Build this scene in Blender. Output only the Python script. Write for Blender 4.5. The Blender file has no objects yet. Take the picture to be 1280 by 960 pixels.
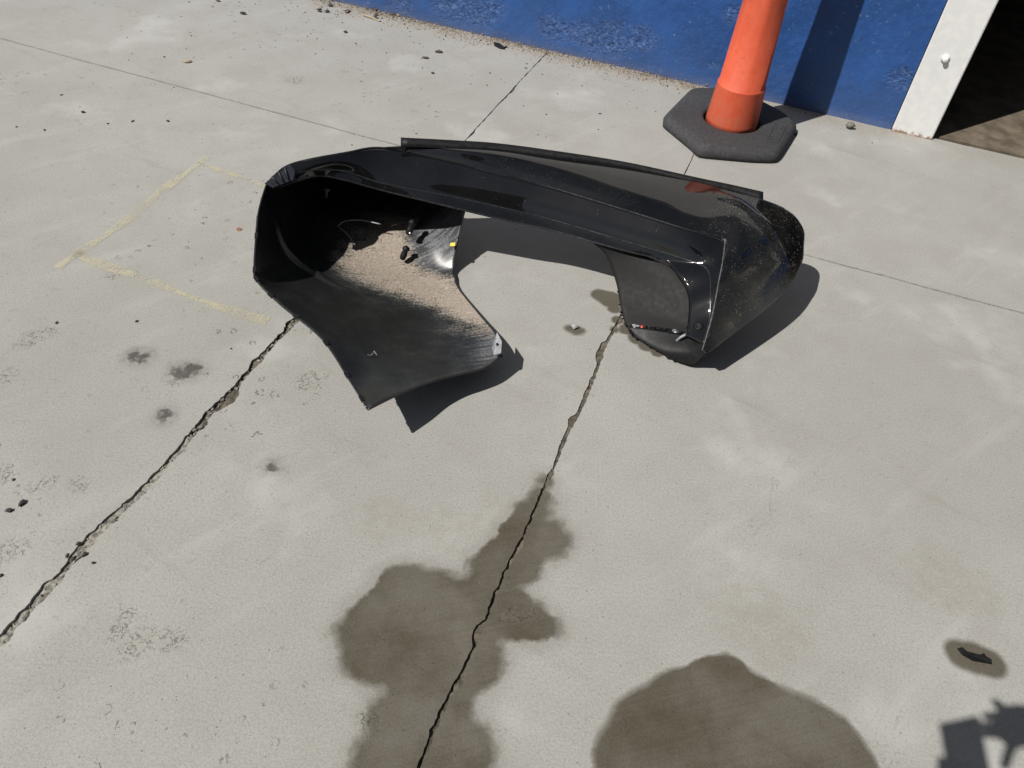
import bpy, bmesh, math, random
from mathutils import Vector, Matrix, noise, geometry
R_ = math.radians
scene = bpy.context.scene
COL = scene.collection
random.seed(11)

# ------------------------------------------------------------------ points estimated from image coordinates and guessed heights (metres)
UPPER = [[[-0.7746, 2.0619, 0.305], [-0.7158, 2.1338, 0.322], [-0.5752, 2.2407, 0.322], [-0.4294, 2.2886, 0.345], [-0.1758, 2.3216, 0.354], [0.0582, 2.3425, 0.339], [0.2947, 2.3347, 0.331], [0.532, 2.285, 0.324], [0.6461, 2.2457, 0.322], [0.7264, 2.2285, 0.318], [0.826, 2.2284, 0.285], [0.8827, 2.2056, 0.24], [0.8831, 2.1477, 0.212], [0.8727, 2.0893, 0.178], [0.7945, 1.9576, 0.15], [0.5625, 1.7099, 0.115]], [[-0.7722, 2.0499, 0.315], [-0.7197, 2.125, 0.332], [-0.5768, 2.2178, 0.337], [-0.4386, 2.283, 0.347], [-0.2024, 2.2793, 0.357], [0.0212, 2.2832, 0.342], [0.2411, 2.2603, 0.33], [0.4573, 2.2116, 0.319], [0.5782, 2.1943, 0.314], [0.6575, 2.1636, 0.313], [0.7338, 2.1253, 0.288], [0.7944, 2.1158, 0.248], [0.8094, 2.0649, 0.219], [0.7944, 2.0047, 0.185], [0.7385, 1.9022, 0.15], [0.5558, 1.7077, 0.113]], [[-0.771, 2.0423, 0.325], [-0.7234, 2.1161, 0.342], [-0.5815, 2.2086, 0.347], [-0.4555, 2.2764, 0.346], [-0.2366, 2.2676, 0.343], [-0.0397, 2.246, 0.328], [0.1535, 2.2093, 0.316], [0.3806, 2.1549, 0.305], [0.5289, 2.1251, 0.3], [0.6192, 2.1081, 0.298], [0.6626, 2.0499, 0.272], [0.6853, 2.0153, 0.234], [0.7028, 1.9704, 0.209], [0.6863, 1.9029, 0.18], [0.6455, 1.8229, 0.148], [0.5463, 1.704, 0.112]], [[-0.7768, 2.0426, 0.335], [-0.7283, 2.1117, 0.352], [-0.5838, 2.1997, 0.357], [-0.4781, 2.2738, 0.345], [-0.2718, 2.2644, 0.327], [-0.115, 2.24, 0.312], [0.0511, 2.2127, 0.3], [0.3025, 2.1345, 0.289], [0.4882, 2.0703, 0.282], [0.607, 2.0521, 0.27], [0.5936, 1.9647, 0.242], [0.5842, 1.9157, 0.218], [0.5725, 1.855, 0.198], [0.562, 1.8012, 0.168], [0.5503, 1.7556, 0.138], [0.537, 1.7096, 0.115]]]
LOWER = [[[-0.7768, 2.0426, 0.335], [-0.7283, 2.1117, 0.352], [-0.6591, 2.1501, 0.357], [-0.5838, 2.1997, 0.357], [-0.4781, 2.2738, 0.345], [-0.2718, 2.2644, 0.327], [-0.115, 2.24, 0.312], [0.0511, 2.2127, 0.3], [0.3025, 2.1345, 0.289], [0.4882, 2.0703, 0.282], [0.6024, 2.0499, 0.268], [0.6063, 1.9683, 0.232], [0.6009, 1.908, 0.196], [0.5883, 1.8217, 0.148], [0.5676, 1.7512, 0.094]], [[-0.7729, 2.0366, 0.3315], [-0.7194, 2.0948, 0.3447], [-0.6563, 2.1381, 0.3431], [-0.5798, 2.1785, 0.3329], [-0.4666, 2.2107, 0.3115], [-0.2575, 2.2098, 0.2892], [-0.1022, 2.1947, 0.2736], [0.0563, 2.171, 0.2622], [0.3074, 2.0955, 0.2522], [0.4886, 2.0337, 0.2474], [0.5736, 2.0076, 0.2392], [0.5828, 1.9472, 0.2153], [0.5807, 1.8929, 0.1853], [0.5758, 1.826, 0.1428], [0.557, 1.7545, 0.0965]], [[-0.772, 2.0375, 0.325], [-0.7142, 2.0871, 0.335], [-0.6559, 2.1344, 0.328], [-0.5801, 2.1748, 0.305], [-0.4604, 2.174, 0.276], [-0.2475, 2.1791, 0.25], [-0.0923, 2.171, 0.234], [0.061, 2.1498, 0.223], [0.3132, 2.076, 0.214], [0.4919, 2.0158, 0.211], [0.5518, 1.9786, 0.212], [0.565, 1.9351, 0.198], [0.5656, 1.8854, 0.173], [0.5668, 1.834, 0.135], [0.5496, 1.7616, 0.095]], [[-0.767, 2.0233, 0.315], [-0.7071, 2.0789, 0.316], [-0.6581, 2.134, 0.306], [-0.5846, 2.1547, 0.288], [-0.4671, 2.1645, 0.258], [-0.2564, 2.1498, 0.232], [-0.0961, 2.1365, 0.214], [0.0591, 2.1236, 0.201], [0.2883, 2.0602, 0.195], [0.4226, 2.0309, 0.192], [0.4696, 1.9693, 0.182], [0.4977, 1.9265, 0.16], [0.5074, 1.8807, 0.142], [0.5074, 1.8416, 0.115], [0.5037, 1.8058, 0.085]]]
FLANGE = [[[-0.4242, 2.2801, 0.383], [-0.2779, 2.3082, 0.3754], [-0.1256, 2.3319, 0.3678], [0.0563, 2.337, 0.3588], [0.2918, 2.3306, 0.3473], [0.5302, 2.2948, 0.3355], [0.6408, 2.2801, 0.33], [0.74, 2.2626, 0.325]], [[-0.4213, 2.2595, 0.364], [-0.275, 2.2869, 0.3564], [-0.1227, 2.3102, 0.3488], [0.0588, 2.3202, 0.3398], [0.2946, 2.3189, 0.3283], [0.533, 2.2782, 0.3165], [0.6437, 2.2636, 0.311], [0.7414, 2.2365, 0.306]]]
WING = [[[-0.7814, 2.045, 0.325], [-0.728, 2.1139, 0.34], [-0.6549, 2.158, 0.345], [-0.5671, 2.2091, 0.34], [-0.4276, 2.2741, 0.325], [-0.3008, 2.2513, 0.3], [-0.1825, 2.2144, 0.265]], [[-0.7867, 2.0302, 0.325], [-0.7857, 2.1631, 0.27], [-0.7296, 2.3763, 0.19], [-0.6381, 2.4669, 0.13], [-0.465, 2.4514, 0.1], [-0.3068, 2.3393, 0.14], [-0.2047, 2.2247, 0.188]], [[-0.7802, 1.9042, 0.295], [-0.788, 2.0288, 0.2], [-0.7217, 2.1539, 0.08], [-0.5875, 2.1959, 0.035], [-0.4283, 2.2226, 0.035], [-0.3018, 2.202, 0.07], [-0.2234, 2.173, 0.105]], [[-0.7458, 1.7324, 0.245], [-0.7424, 1.8884, 0.155], [-0.6754, 2.0175, 0.07], [-0.5627, 2.0761, 0.025], [-0.4077, 2.0966, 0.012], [-0.3028, 2.1107, 0.014], [-0.2331, 2.1091, 0.03]], [[-0.7226, 1.6796, 0.235], [-0.6975, 1.8107, 0.15], [-0.6287, 1.9333, 0.075], [-0.5214, 2.0061, 0.03], [-0.373, 2.0476, 0.01], [-0.2832, 2.0662, 0.01], [-0.2228, 2.0695, 0.018]], [[-0.6404, 1.6121, 0.215], [-0.6046, 1.7468, 0.14], [-0.5479, 1.8547, 0.08], [-0.4563, 1.9368, 0.03], [-0.3287, 1.9821, 0.01], [-0.2565, 2.0043, 0.008], [-0.2001, 2.0122, 0.012]], [[-0.5096, 1.5136, 0.2], [-0.4811, 1.6297, 0.14], [-0.4284, 1.7436, 0.08], [-0.3502, 1.8339, 0.03], [-0.2446, 1.8755, 0.015], [-0.1708, 1.8881, 0.017], [-0.1226, 1.8806, 0.026]], [[-0.4136, 1.4005, 0.17], [-0.3899, 1.5062, 0.13], [-0.3442, 1.6044, 0.09], [-0.2658, 1.6831, 0.06], [-0.1786, 1.7375, 0.045], [-0.1097, 1.7657, 0.045], [-0.0557, 1.7442, 0.058]], [[-0.3523, 1.3232, 0.15], [-0.3028, 1.3817, 0.14], [-0.2514, 1.4465, 0.12], [-0.1948, 1.5, 0.105], [-0.134, 1.5406, 0.095], [-0.0821, 1.5808, 0.085], [-0.0369, 1.6389, 0.08]]]
WDUST = [[0, 0, 0, 0, 0, 0, 0], [0, 0, 0, 0, 0, 0.2, 0.3], [0, 0, 0, 0.6, 1, 0.55, 0.45], [0, 0, 0.0, 0.85, 1, 0.85, 0.5], [0, 0, 0, 0.7, 1, 1, 0.8], [0, 0, 0, 0.45, 1, 1, 0.9], [0, 0, 0, 0, 0.45, 1, 1], [0, 0, 0, 0.05, 0.28, 0.45, 0.5], [0, 0, 0, 0, 0.1, 0.2, 0.3]]
PANEL = [[[0.512, 2.0069, 0.162], [0.3613, 2.0619, 0.181], [0.2001, 2.0907, 0.197]], [[0.527, 1.9582, 0.142], [0.3955, 2.0253, 0.15], [0.2564, 2.0728, 0.158]], [[0.5376, 1.8952, 0.112], [0.4218, 1.9757, 0.103], [0.2986, 2.0216, 0.094]], [[0.5446, 1.8525, 0.085], [0.4357, 1.9202, 0.066], [0.3193, 1.9482, 0.048]], [[0.5379, 1.8112, 0.075], [0.4448, 1.8597, 0.05], [0.3362, 1.8907, 0.026]]]
PLIP = [[[0.5731, 1.7609, 0.105], [0.533, 1.8105, 0.075], [0.4446, 1.8591, 0.0505], [0.3361, 1.8901, 0.0265]], [[0.5734, 1.7295, 0.108], [0.5238, 1.7666, 0.055], [0.4418, 1.8056, 0.022], [0.382, 1.8489, 0.012]], [[0.5507, 1.7271, 0.085], [0.5357, 1.7515, 0.018], [0.5052, 1.7649, 0.008], [0.4845, 1.7749, 0.006]]]
RIDGE = [[0.5825, 2.2268, 0.312], [0.6296, 2.2085, 0.308], [0.679, 2.1759, 0.296], [0.7272, 2.1319, 0.28], [0.7766, 2.107, 0.252], [0.8093, 2.0691, 0.222], [0.8316, 2.0536, 0.19]]
RIB = [[-0.7945, 2.0869, 0.2], [-0.7761, 2.0396, 0.165], [-0.7304, 1.983, 0.128], [-0.6555, 1.9447, 0.085], [-0.5722, 1.9054, 0.075], [-0.4967, 1.8928, 0.05]]
SENSOR = [[-0.284, 2.2577, 0.36], [0.32, 2.1639, 0.31]]
BOLT = [[0.5279, 1.8114, 0.118]]
CLIP = [[-0.6856, 2.294, 0.16]]
BLOBS = [[-0.3844, 2.1963, 0.09], [-0.3957, 2.1253, 0.035]]
TAG = [-0.2379, 2.1416, 0.09]
LOOP = [[-0.634, 2.1981, 0.07], [-0.611, 2.2207, 0.08], [-0.5577, 2.2271, 0.085], [-0.4919, 2.2218, 0.08]]
LOOP2 = [[-0.6277, 2.1944, 0.07], [-0.5976, 2.1764, 0.06], [-0.5655, 2.1453, 0.04]]
STRAP = [[0.4846, 1.8191, 0.045], [0.4941, 1.8085, 0.075], [0.5166, 1.815, 0.085], [0.5544, 1.8185, 0.09]]
TABEND = [[-0.0656, 1.6497, 0.085], [-0.058, 1.7317, 0.075], [-0.0403, 1.6752, 0.09], [-0.0391, 1.6332, 0.085], [-0.0585, 1.6204, 0.085]]
TAIL = [[-0.7776, 2.0131, 0.336], [-0.7246, 2.0919, 0.358], [-0.7057, 2.0788, 0.346], [-0.7085, 2.0615, 0.326], [-0.7607, 2.0194, 0.318]]
CHIPS = [[0.3384, 1.8785, 0.04], [0.3531, 1.873, 0.04], [0.3703, 1.868, 0.04], [0.3877, 1.8667, 0.04], [0.4075, 1.8658, 0.04], [0.4275, 1.8688, 0.04], [0.4496, 1.8644, 0.04], [0.4713, 1.8563, 0.04], [0.4908, 1.8516, 0.04]]
SCUFF = [[-0.3936, 1.5481, 0.135], [-0.3858, 1.5515, 0.13], [-0.381, 1.5707, 0.125], [-0.3728, 1.561, 0.12], [-0.3834, 1.5835, 0.125]]
L1 = [[-1.0109, 0.7145], [-0.0335, 3.8637]]
L2 = [[-0.1048, 0.5577], [0.6788, 3.1174]]
J = [[-2.5356, 3.5712], [1.7218, 2.1935]]
WETA = [[0.1188, 1.2752, 0.0207], [0.0964, 1.2158, 0.0325], [0.0789, 1.1568, 0.0437], [0.1232, 1.091, 0.0485], [0.0547, 1.0948, 0.0544], [0.0399, 1.0254, 0.0757], [-0.0035, 0.9773, 0.0594], [-0.0412, 0.8911, 0.0808], [-0.1225, 0.8924, 0.0808], [-0.1967, 0.9046, 0.0722], [-0.2252, 0.8618, 0.0798], [-0.2424, 0.8121, 0.0782], [-0.2338, 0.7669, 0.0682], [-0.1537, 0.8026, 0.1039], [-0.0827, 0.7914, 0.1034], [-0.0276, 0.7608, 0.068], [0.0497, 0.881, 0.0644], [0.1007, 0.8668, 0.0462], [-0.1046, 0.701, 0.0912], [-0.1591, 0.6298, 0.0674], [-0.0911, 0.6047, 0.0794], [-0.0393, 0.5713, 0.0704], [-0.1769, 0.5511, 0.062]]
WETB = [[0.528, 0.8021, 0.0346], [0.4999, 0.743, 0.0844], [0.4283, 0.7023, 0.0912], [0.3587, 0.655, 0.0893], [0.3232, 0.5971, 0.087], [0.5806, 0.717, 0.0801], [0.6579, 0.6832, 0.074], [0.7133, 0.6723, 0.0655], [0.7075, 0.6096, 0.0955], [0.4821, 0.5966, 0.174], [0.6059, 0.578, 0.1411], [0.3989, 0.552, 0.1549]]
WETC = [[1.062, 0.8947, 0.0342], [1.0904, 0.8881, 0.0394], [1.1197, 0.8798, 0.0357]]
WETD = [[0.2619, 2.0694, 0.0318], [0.2961, 2.0535, 0.0422], [0.3082, 2.0053, 0.0234], [0.317, 1.9499, 0.0205], [0.3055, 1.901, 0.0152], [0.3438, 1.9067, 0.0253], [0.3751, 1.869, 0.0275], [0.4037, 1.8393, 0.0273], [0.437, 1.8145, 0.0222]]
WETE = [[0.1661, 1.8882, 0.0176], [0.1839, 1.8793, 0.0201], [0.199, 1.8853, 0.0126]]
OIL = [[-0.9427, 1.5302, 0.0203], [-0.9223, 1.5429, 0.0227], [-0.8952, 1.5434, 0.0181], [-0.9224, 1.3716, 0.0193], [-1.0831, 1.5737, 0.0206], [-1.0557, 1.5742, 0.0183], [-0.5859, 1.2336, 0.0123]]
FAINT = [[0.5815, 0.9572, 0.0737], [0.628, 0.9022, 0.0811], [-0.1213, 1.0978, 0.0681], [-0.0278, 1.1443, 0.0594], [-0.2978, 1.1009, 0.0584], [1.1026, 1.0765, 0.0965]]
CHALK = [[[-1.4804, 1.9403], [-1.4577, 2.0185], [-1.3899, 2.1989], [-1.3328, 2.4446], [-1.2538, 2.7019]], [[-1.4689, 2.0257], [-1.3171, 1.9666], [-1.1686, 1.918], [-0.9908, 1.8478], [-0.8527, 1.8061], [-0.7592, 1.7818]], [[-1.2861, 2.6522], [-1.1306, 2.5912], [-0.9853, 2.5308]]]
PEB = [[-1.1547, 1.0265, 0.0095], [-1.1362, 1.0498, 0.0105], [-0.9589, 0.9569, 0.0074], [-0.969, 0.9235, 0.0058], [-0.9505, 0.915, 0.0091], [-0.9317, 0.9298, 0.0073], [-0.9035, 0.9118, 0.006], [-1.0861, 0.8587, 0.0071], [-1.1917, 1.1158, 0.0059]]
BLK = [[-1.8605, 2.9496, 0.0099], [-1.5085, 2.9444, 0.0082], [-1.6422, 2.9167, 0.0082], [-1.727, 2.8782, 0.0065], [-1.9358, 2.7808, 0.0063], [-2.049, 2.7846, 0.0063], [-2.0125, 3.0811, 0.0068], [-1.569, 4.1307, 0.0166], [-1.7448, 4.2702, 0.0127], [-0.5142, 3.641, 0.0114], [-1.0123, 4.0211, 0.0122], [-1.1383, 1.7255, 0.0072], [-1.3599, 1.6851, 0.0059], [-0.8287, 1.6478, 0.0047]]
SPALL = [[-1.3874, 1.6163, 0.0371], [-1.4066, 1.5856, 0.0276], [-1.3661, 1.6443, 0.0234], [-1.3888, 1.4555, 0.0265], [-1.2263, 1.1366, 0.0276], [-1.1061, 1.1137, 0.0235], [-1.1304, 1.1034, 0.0195], [-1.0327, 1.1251, 0.0196], [-1.0986, 0.9196, 0.0272], [-1.0761, 0.9328, 0.0183], [-0.7776, 0.7566, 0.0238], [-0.7133, 0.7451, 0.027], [-0.6643, 0.7501, 0.0271], [-0.7373, 0.7211, 0.0201], [-0.78, 0.8032, 0.0208], [-1.2999, 1.9266, 0.0255], [-0.56, 1.5701, 0.0274], [-0.5782, 1.5512, 0.0318], [-0.2209, 0.616, 0.0223], [-1.1105, 3.4354, 0.0437], [0.0584, 0.8858, 0.0251], [0.0944, 0.8857, 0.0179], [0.0767, 0.8799, 0.0179], [-0.2389, 0.7938, 0.0103]]
NEAR = {'shard': [-0.2297, 4.0361, 0.0], 'tan': [-1.6342, 3.5083, 0.0], 'cone_chip': [1.1325, 3.367, 0.0], 'stone': [1.4264, 3.4805, 0.0], 'white': [1.5801, 3.5595, 0.0], 'chip': [1.0915, 0.8863, 0.0], 'wetpeb': [0.1787, 1.8901, 0.0], 'penny': [-0.993, 2.2423, -0.0], 'leafpile': [-1.0911, 4.3025, 0.0], 'twig': [-0.9187, 4.2319, 0.0], 'flake': [0.2164, 4.8934, 0.0], 'moth': [-0.5204, 3.8853, 0.0], 'd2': [-0.5724, 3.8046, 0.0]}
PITS = [[-2.5417, 0.0506, 0.05], [-2.2619, 0.105, 0.06], [-2.1485, 0.1035, 0.06], [-2.0589, 0.1054, 0.05], [-1.9948, 0.1492, 0.04], [-1.6885, 0.1133, 0.05], [-1.6363, 0.1045, 0.04], [-1.5197, 0.1169, 0.05], [-1.4644, 0.0817, 0.04], [-1.3798, 0.1497, 0.05], [-1.3592, 0.1001, 0.05], [-1.3794, 0.0723, 0.03], [-1.2273, 0.1585, 0.05], [-1.2555, 0.1374, 0.03], [-0.8284, 0.3455, 0.035], [-0.8425, 0.3567, 0.02], [-0.8605, 0.1077, 0.015], [-0.0515, 0.2228, 0.04], [-0.0425, 0.2429, 0.03]]
POSTBOLT = [0.0852, 0.3519]
CONE = [0.8579, 3.3554, 0.05]
HEX = [[-0.3081, -0.0258], [-0.1962, -0.2243], [-0.1689, -0.2885], [0.0561, -0.2853], [0.1625, -0.2713], [0.3017, 0.0318], [0.2567, 0.1404]]
CLAB = [[0.9789, 3.1623, 0.052], [1.0492, 3.3526, 0.052], [1.0952, 3.3318, 0.052], [1.0285, 3.1721, 0.052]]
CAMR = [[0.9954, 0.0675, 0.0681], [0.0958, -0.7008, -0.7069], [0.0, 0.7102, -0.704]]

# ------------------------------------------------------------------ camera, world, sun, exposure
CAM_H = 1.6
cd = bpy.data.cameras.new("camera"); cam = bpy.data.objects.new("camera", cd); COL.objects.link(cam)
cd.sensor_width = 36; cd.lens = 980/1280*36; cd.clip_start = 0.01; cd.clip_end = 400
rx, dn, fw = [Vector(r) for r in CAMR]
m = Matrix((rx, -dn, -fw)).transposed().to_4x4(); m.translation = (0, 0, CAM_H)
cam.matrix_world = m
scene.camera = cam
SUN_AZ = R_(35.3); SUN_EL = R_(51.2)          # direction the shadows run, and the height of the sun
sun_dir = Vector((math.cos(SUN_EL)*math.cos(SUN_AZ), math.cos(SUN_EL)*math.sin(SUN_AZ), -math.sin(SUN_EL)))
w = bpy.data.worlds.new("World"); scene.world = w; w.use_nodes = True
nt = w.node_tree; bg = nt.nodes["Background"]
sky = nt.nodes.new("ShaderNodeTexSky"); sky.sky_type = 'NISHITA'; sky.sun_disc = False
sky.sun_elevation = SUN_EL
sky.sun_rotation = math.atan2(-sun_dir.x, -sun_dir.y)
hs = nt.nodes.new("ShaderNodeHueSaturation"); hs.inputs["Saturation"].default_value = .6; hs.inputs["Value"].default_value = .8      # a hazier, paler sky
nt.links.new(sky.outputs[0], hs.inputs["Color"]); nt.links.new(hs.outputs[0], bg.inputs[0]); bg.inputs[1].default_value = 0.05
sd = bpy.data.lights.new("sun", 'SUN'); sd.energy = 4.8; sd.angle = R_(0.53); sd.color = (1, .955, .89)
so = bpy.data.objects.new("sun", sd); COL.objects.link(so)
so.rotation_euler = sun_dir.to_track_quat('-Z', 'Y').to_euler(); so.location = (-4, -4, 8)
scene.view_settings.view_transform = 'Standard'; scene.view_settings.look = 'None'
scene.view_settings.exposure = 0.25; scene.view_settings.gamma = 1

# ------------------------------------------------------------------ helpers
def obj(name, bm_or_me, mat=None, parent=None, smooth=False):
    if isinstance(bm_or_me, bmesh.types.BMesh):
        me = bpy.data.meshes.new(name); bm_or_me.to_mesh(me); bm_or_me.free()
    else:
        me = bm_or_me
    if mat:
        for mm in (mat if isinstance(mat, (list, tuple)) else [mat]): me.materials.append(mm)
    o = bpy.data.objects.new(name, me); COL.objects.link(o)
    if parent: o.parent = parent
    if smooth:
        for p in me.polygons: p.use_smooth = True
    return o
def tag(o, label, cat, group=None):
    o['label'] = label; o['category'] = cat
    if group: o['group'] = group
    return o
def empty(name, loc=(0, 0, 0), rz=0):
    o = bpy.data.objects.new(name, None); COL.objects.link(o); o.location = loc; o.rotation_euler[2] = rz
    o.empty_display_size = .1
    return o
def box(bm, x0, x1, y0, y1, z0, z1):
    vs = [bm.verts.new(p) for p in [(x0,y0,z0),(x1,y0,z0),(x1,y1,z0),(x0,y1,z0),(x0,y0,z1),(x1,y0,z1),(x1,y1,z1),(x0,y1,z1)]]
    for f in [(0,3,2,1),(4,5,6,7),(0,1,5,4),(1,2,6,5),(2,3,7,6),(3,0,4,7)]: bm.faces.new([vs[i] for i in f])
    return vs
def lathe(bm, prof, n=32, c=(0, 0, 0)):
    rings = []
    for r, z in prof:
        rings.append([bm.verts.new((c[0]+r*math.cos(2*math.pi*k/n), c[1]+r*math.sin(2*math.pi*k/n), c[2]+z)) for k in range(n)])
    for a, b in zip(rings, rings[1:]):
        for k in range(n): bm.faces.new((a[k], a[(k+1) % n], b[(k+1) % n], b[k]))
    bm.faces.new(rings[0][::-1]); bm.faces.new(rings[-1])
def tube(bm, pts, r, n=8):
    pts = [Vector(p) for p in pts]; rings = []
    for i, p in enumerate(pts):
        t = (pts[min(i+1, len(pts)-1)]-pts[max(i-1, 0)]).normalized()
        a = t.orthogonal().normalized(); b = t.cross(a)
        if rings:
            a = (pa-t*pa.dot(t)).normalized(); b = t.cross(a)
        pa = a
        rr = r[i] if isinstance(r, (list, tuple)) else r
        rings.append([bm.verts.new(p+rr*(a*math.cos(2*math.pi*k/n)+b*math.sin(2*math.pi*k/n))) for k in range(n)])
    for a, b in zip(rings, rings[1:]):
        for k in range(n): bm.faces.new((a[k], a[(k+1) % n], b[(k+1) % n], b[k]))
    bm.faces.new(rings[0][::-1]); bm.faces.new(rings[-1])
def cr(p0, p1, p2, p3, t):
    return p1*1.0 + (p2-p0)*(t*.5) + (p0*2-p1*5+p2*4-p3)*(t*t*.5) + (p1*3-p0-p2*3+p3)*(t*t*t*.5)
def crline(pts, k):
    n = len(pts); out = []
    for i in range(n-1):
        a = pts[i-1] if i else pts[0]*2-pts[1]
        d = pts[i+2] if i+2 < n else pts[-1]*2-pts[-2]
        for j in range(k): out.append(cr(a, pts[i], pts[i+1], d, j/k))
    out.append(pts[-1]*1.0); return out
def sheet(ctrl, ku, kv, extra=None):
    """control grid (rows of points) -> smooth bmesh sheet; extra = grid of one weight per control point"""
    dim = 4 if extra else 3
    g = [[Vector(list(p)+([extra[i][j]] if extra else [])) for j, p in enumerate(r)] for i, r in enumerate(ctrl)]
    g = [crline(r, ku) for r in g]
    g = list(map(list, zip(*[crline([g[i][j] for i in range(len(g))], kv) for j in range(len(g[0]))])))
    bm = bmesh.new(); lay = bm.verts.layers.float.new('dust') if extra else None
    V = []
    for r in g:
        row = []
        for p in r:
            v = bm.verts.new(p[:3]) if not extra else bm.verts.new((p[0], p[1], p[2]))
            if extra: v[lay] = max(0, min(1, p[3]))
            row.append(v)
        V.append(row)
    for i in range(len(V)-1):
        for j in range(len(V[0])-1): bm.faces.new((V[i][j], V[i][j+1], V[i+1][j+1], V[i+1][j]))
    return bm
def solid(o, t, off=0.0):
    md = o.modifiers.new("thickness", 'SOLIDIFY'); md.thickness = t; md.offset = off; return o
def polyline_noise(p, s, a): return a*noise.noise(Vector((p[0]*s, p[1]*s, 3.7)))

# ------------------------------------------------------------------ material helpers
class NT:
    def __init__(self, name):
        self.m = bpy.data.materials.new(name); self.m.use_nodes = True; self.t = self.m.node_tree
        self.b = self.t.nodes["Principled BSDF"]; self.x = 0
    def n(self, typ, **kw):
        nd = self.t.nodes.new(typ)
        for k, v in kw.items(): setattr(nd, k, v)
        return nd
    def put(self, nd, i, v):
        if isinstance(v, bpy.types.NodeSocket): self.t.links.new(v, nd.inputs[i])
        elif v is not None: nd.inputs[i].default_value = v
    def math(self, op, a, b=None, c=None, clamp=False):
        nd = self.n("ShaderNodeMath", operation=op, use_clamp=clamp)
        self.put(nd, 0, a); self.put(nd, 1, b); self.put(nd, 2, c); return nd.outputs[0]
    def vm(self, op, a, b=None, out=0):
        nd = self.n("ShaderNodeVectorMath", operation=op); self.put(nd, 0, a); self.put(nd, 1, b); return nd.outputs[out]
    def noise(self, vec, scale, detail=4, rough=.55, out=0, dist=0):
        nd = self.n("ShaderNodeTexNoise"); self.put(nd, "Vector", vec)
        nd.inputs["Scale"].default_value = scale; nd.inputs["Detail"].default_value = detail
        nd.inputs["Roughness"].default_value = rough; nd.inputs["Distortion"].default_value = dist
        return nd.outputs[out]
    def vor(self, vec, scale, feature='F1', out="Distance", rnd=1):
        nd = self.n("ShaderNodeTexVoronoi", feature=feature); self.put(nd, "Vector", vec); nd.inputs["Scale"].default_value = scale
        nd.inputs["Randomness"].default_value = rnd
        return nd.outputs[out]
    def ramp(self, v, lo, hi, a=0., b=1., smooth=True):
        nd = self.n("ShaderNodeMapRange", interpolation_type='SMOOTHSTEP' if smooth else 'LINEAR')
        self.put(nd, 0, v); self.put(nd, 1, lo); self.put(nd, 2, hi); self.put(nd, 3, a); self.put(nd, 4, b); return nd.outputs[0]
    def mix(self, f, a, b, mode='MIX'):
        nd = self.n("ShaderNodeMix", data_type='RGBA', blend_type=mode)
        self.put(nd, 0, f)
        for i, v in ((6, a), (7, b)):
            if isinstance(v, (tuple, list)): v = (*v, 1) if len(v) == 3 else v
            self.put(nd, i, v)
        return nd.outputs[2]
    def bump(self, h, strength=.3, dist=.01, prev=None):
        nd = self.n("ShaderNodeBump"); nd.inputs["Strength"].default_value = strength; nd.inputs["Distance"].default_value = dist
        self.put(nd, "Height", h)
        if prev: self.put(nd, "Normal", prev)
        return nd.outputs[0]
    def set(self, **kw):
        for k, v in kw.items():
            k = {'color': 'Base Color', 'rough': 'Roughness', 'spec': 'Specular IOR Level', 'normal': 'Normal', 'metal': 'Metallic', 'coat': 'Coat Weight', 'coatr': 'Coat Roughness', 'alpha': 'Alpha'}[k]
            if isinstance(v, (tuple, list)): v = (*v, 1)
            self.put(self.b, k, v)
        return self.m
    def pos(self): return self.n("ShaderNodeNewGeometry").outputs["Position"]
    def loc(self): return self.n("ShaderNodeTexCoord").outputs["Object"]
    def gen(self): return self.n("ShaderNodeTexCoord").outputs["Object"]
def blobs(k, vec, circles, soft, join=.012):
    """union of soft discs on the ground, as stains"""
    acc = None
    for x, y, r in circles:
        d = k.vm('DISTANCE', vec, (x, y, 0), out=1)
        v = k.math('SUBTRACT', r, d)
        acc = v if acc is None else k.math('SMOOTH_MAX', acc, v, join)
    return acc

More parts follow.
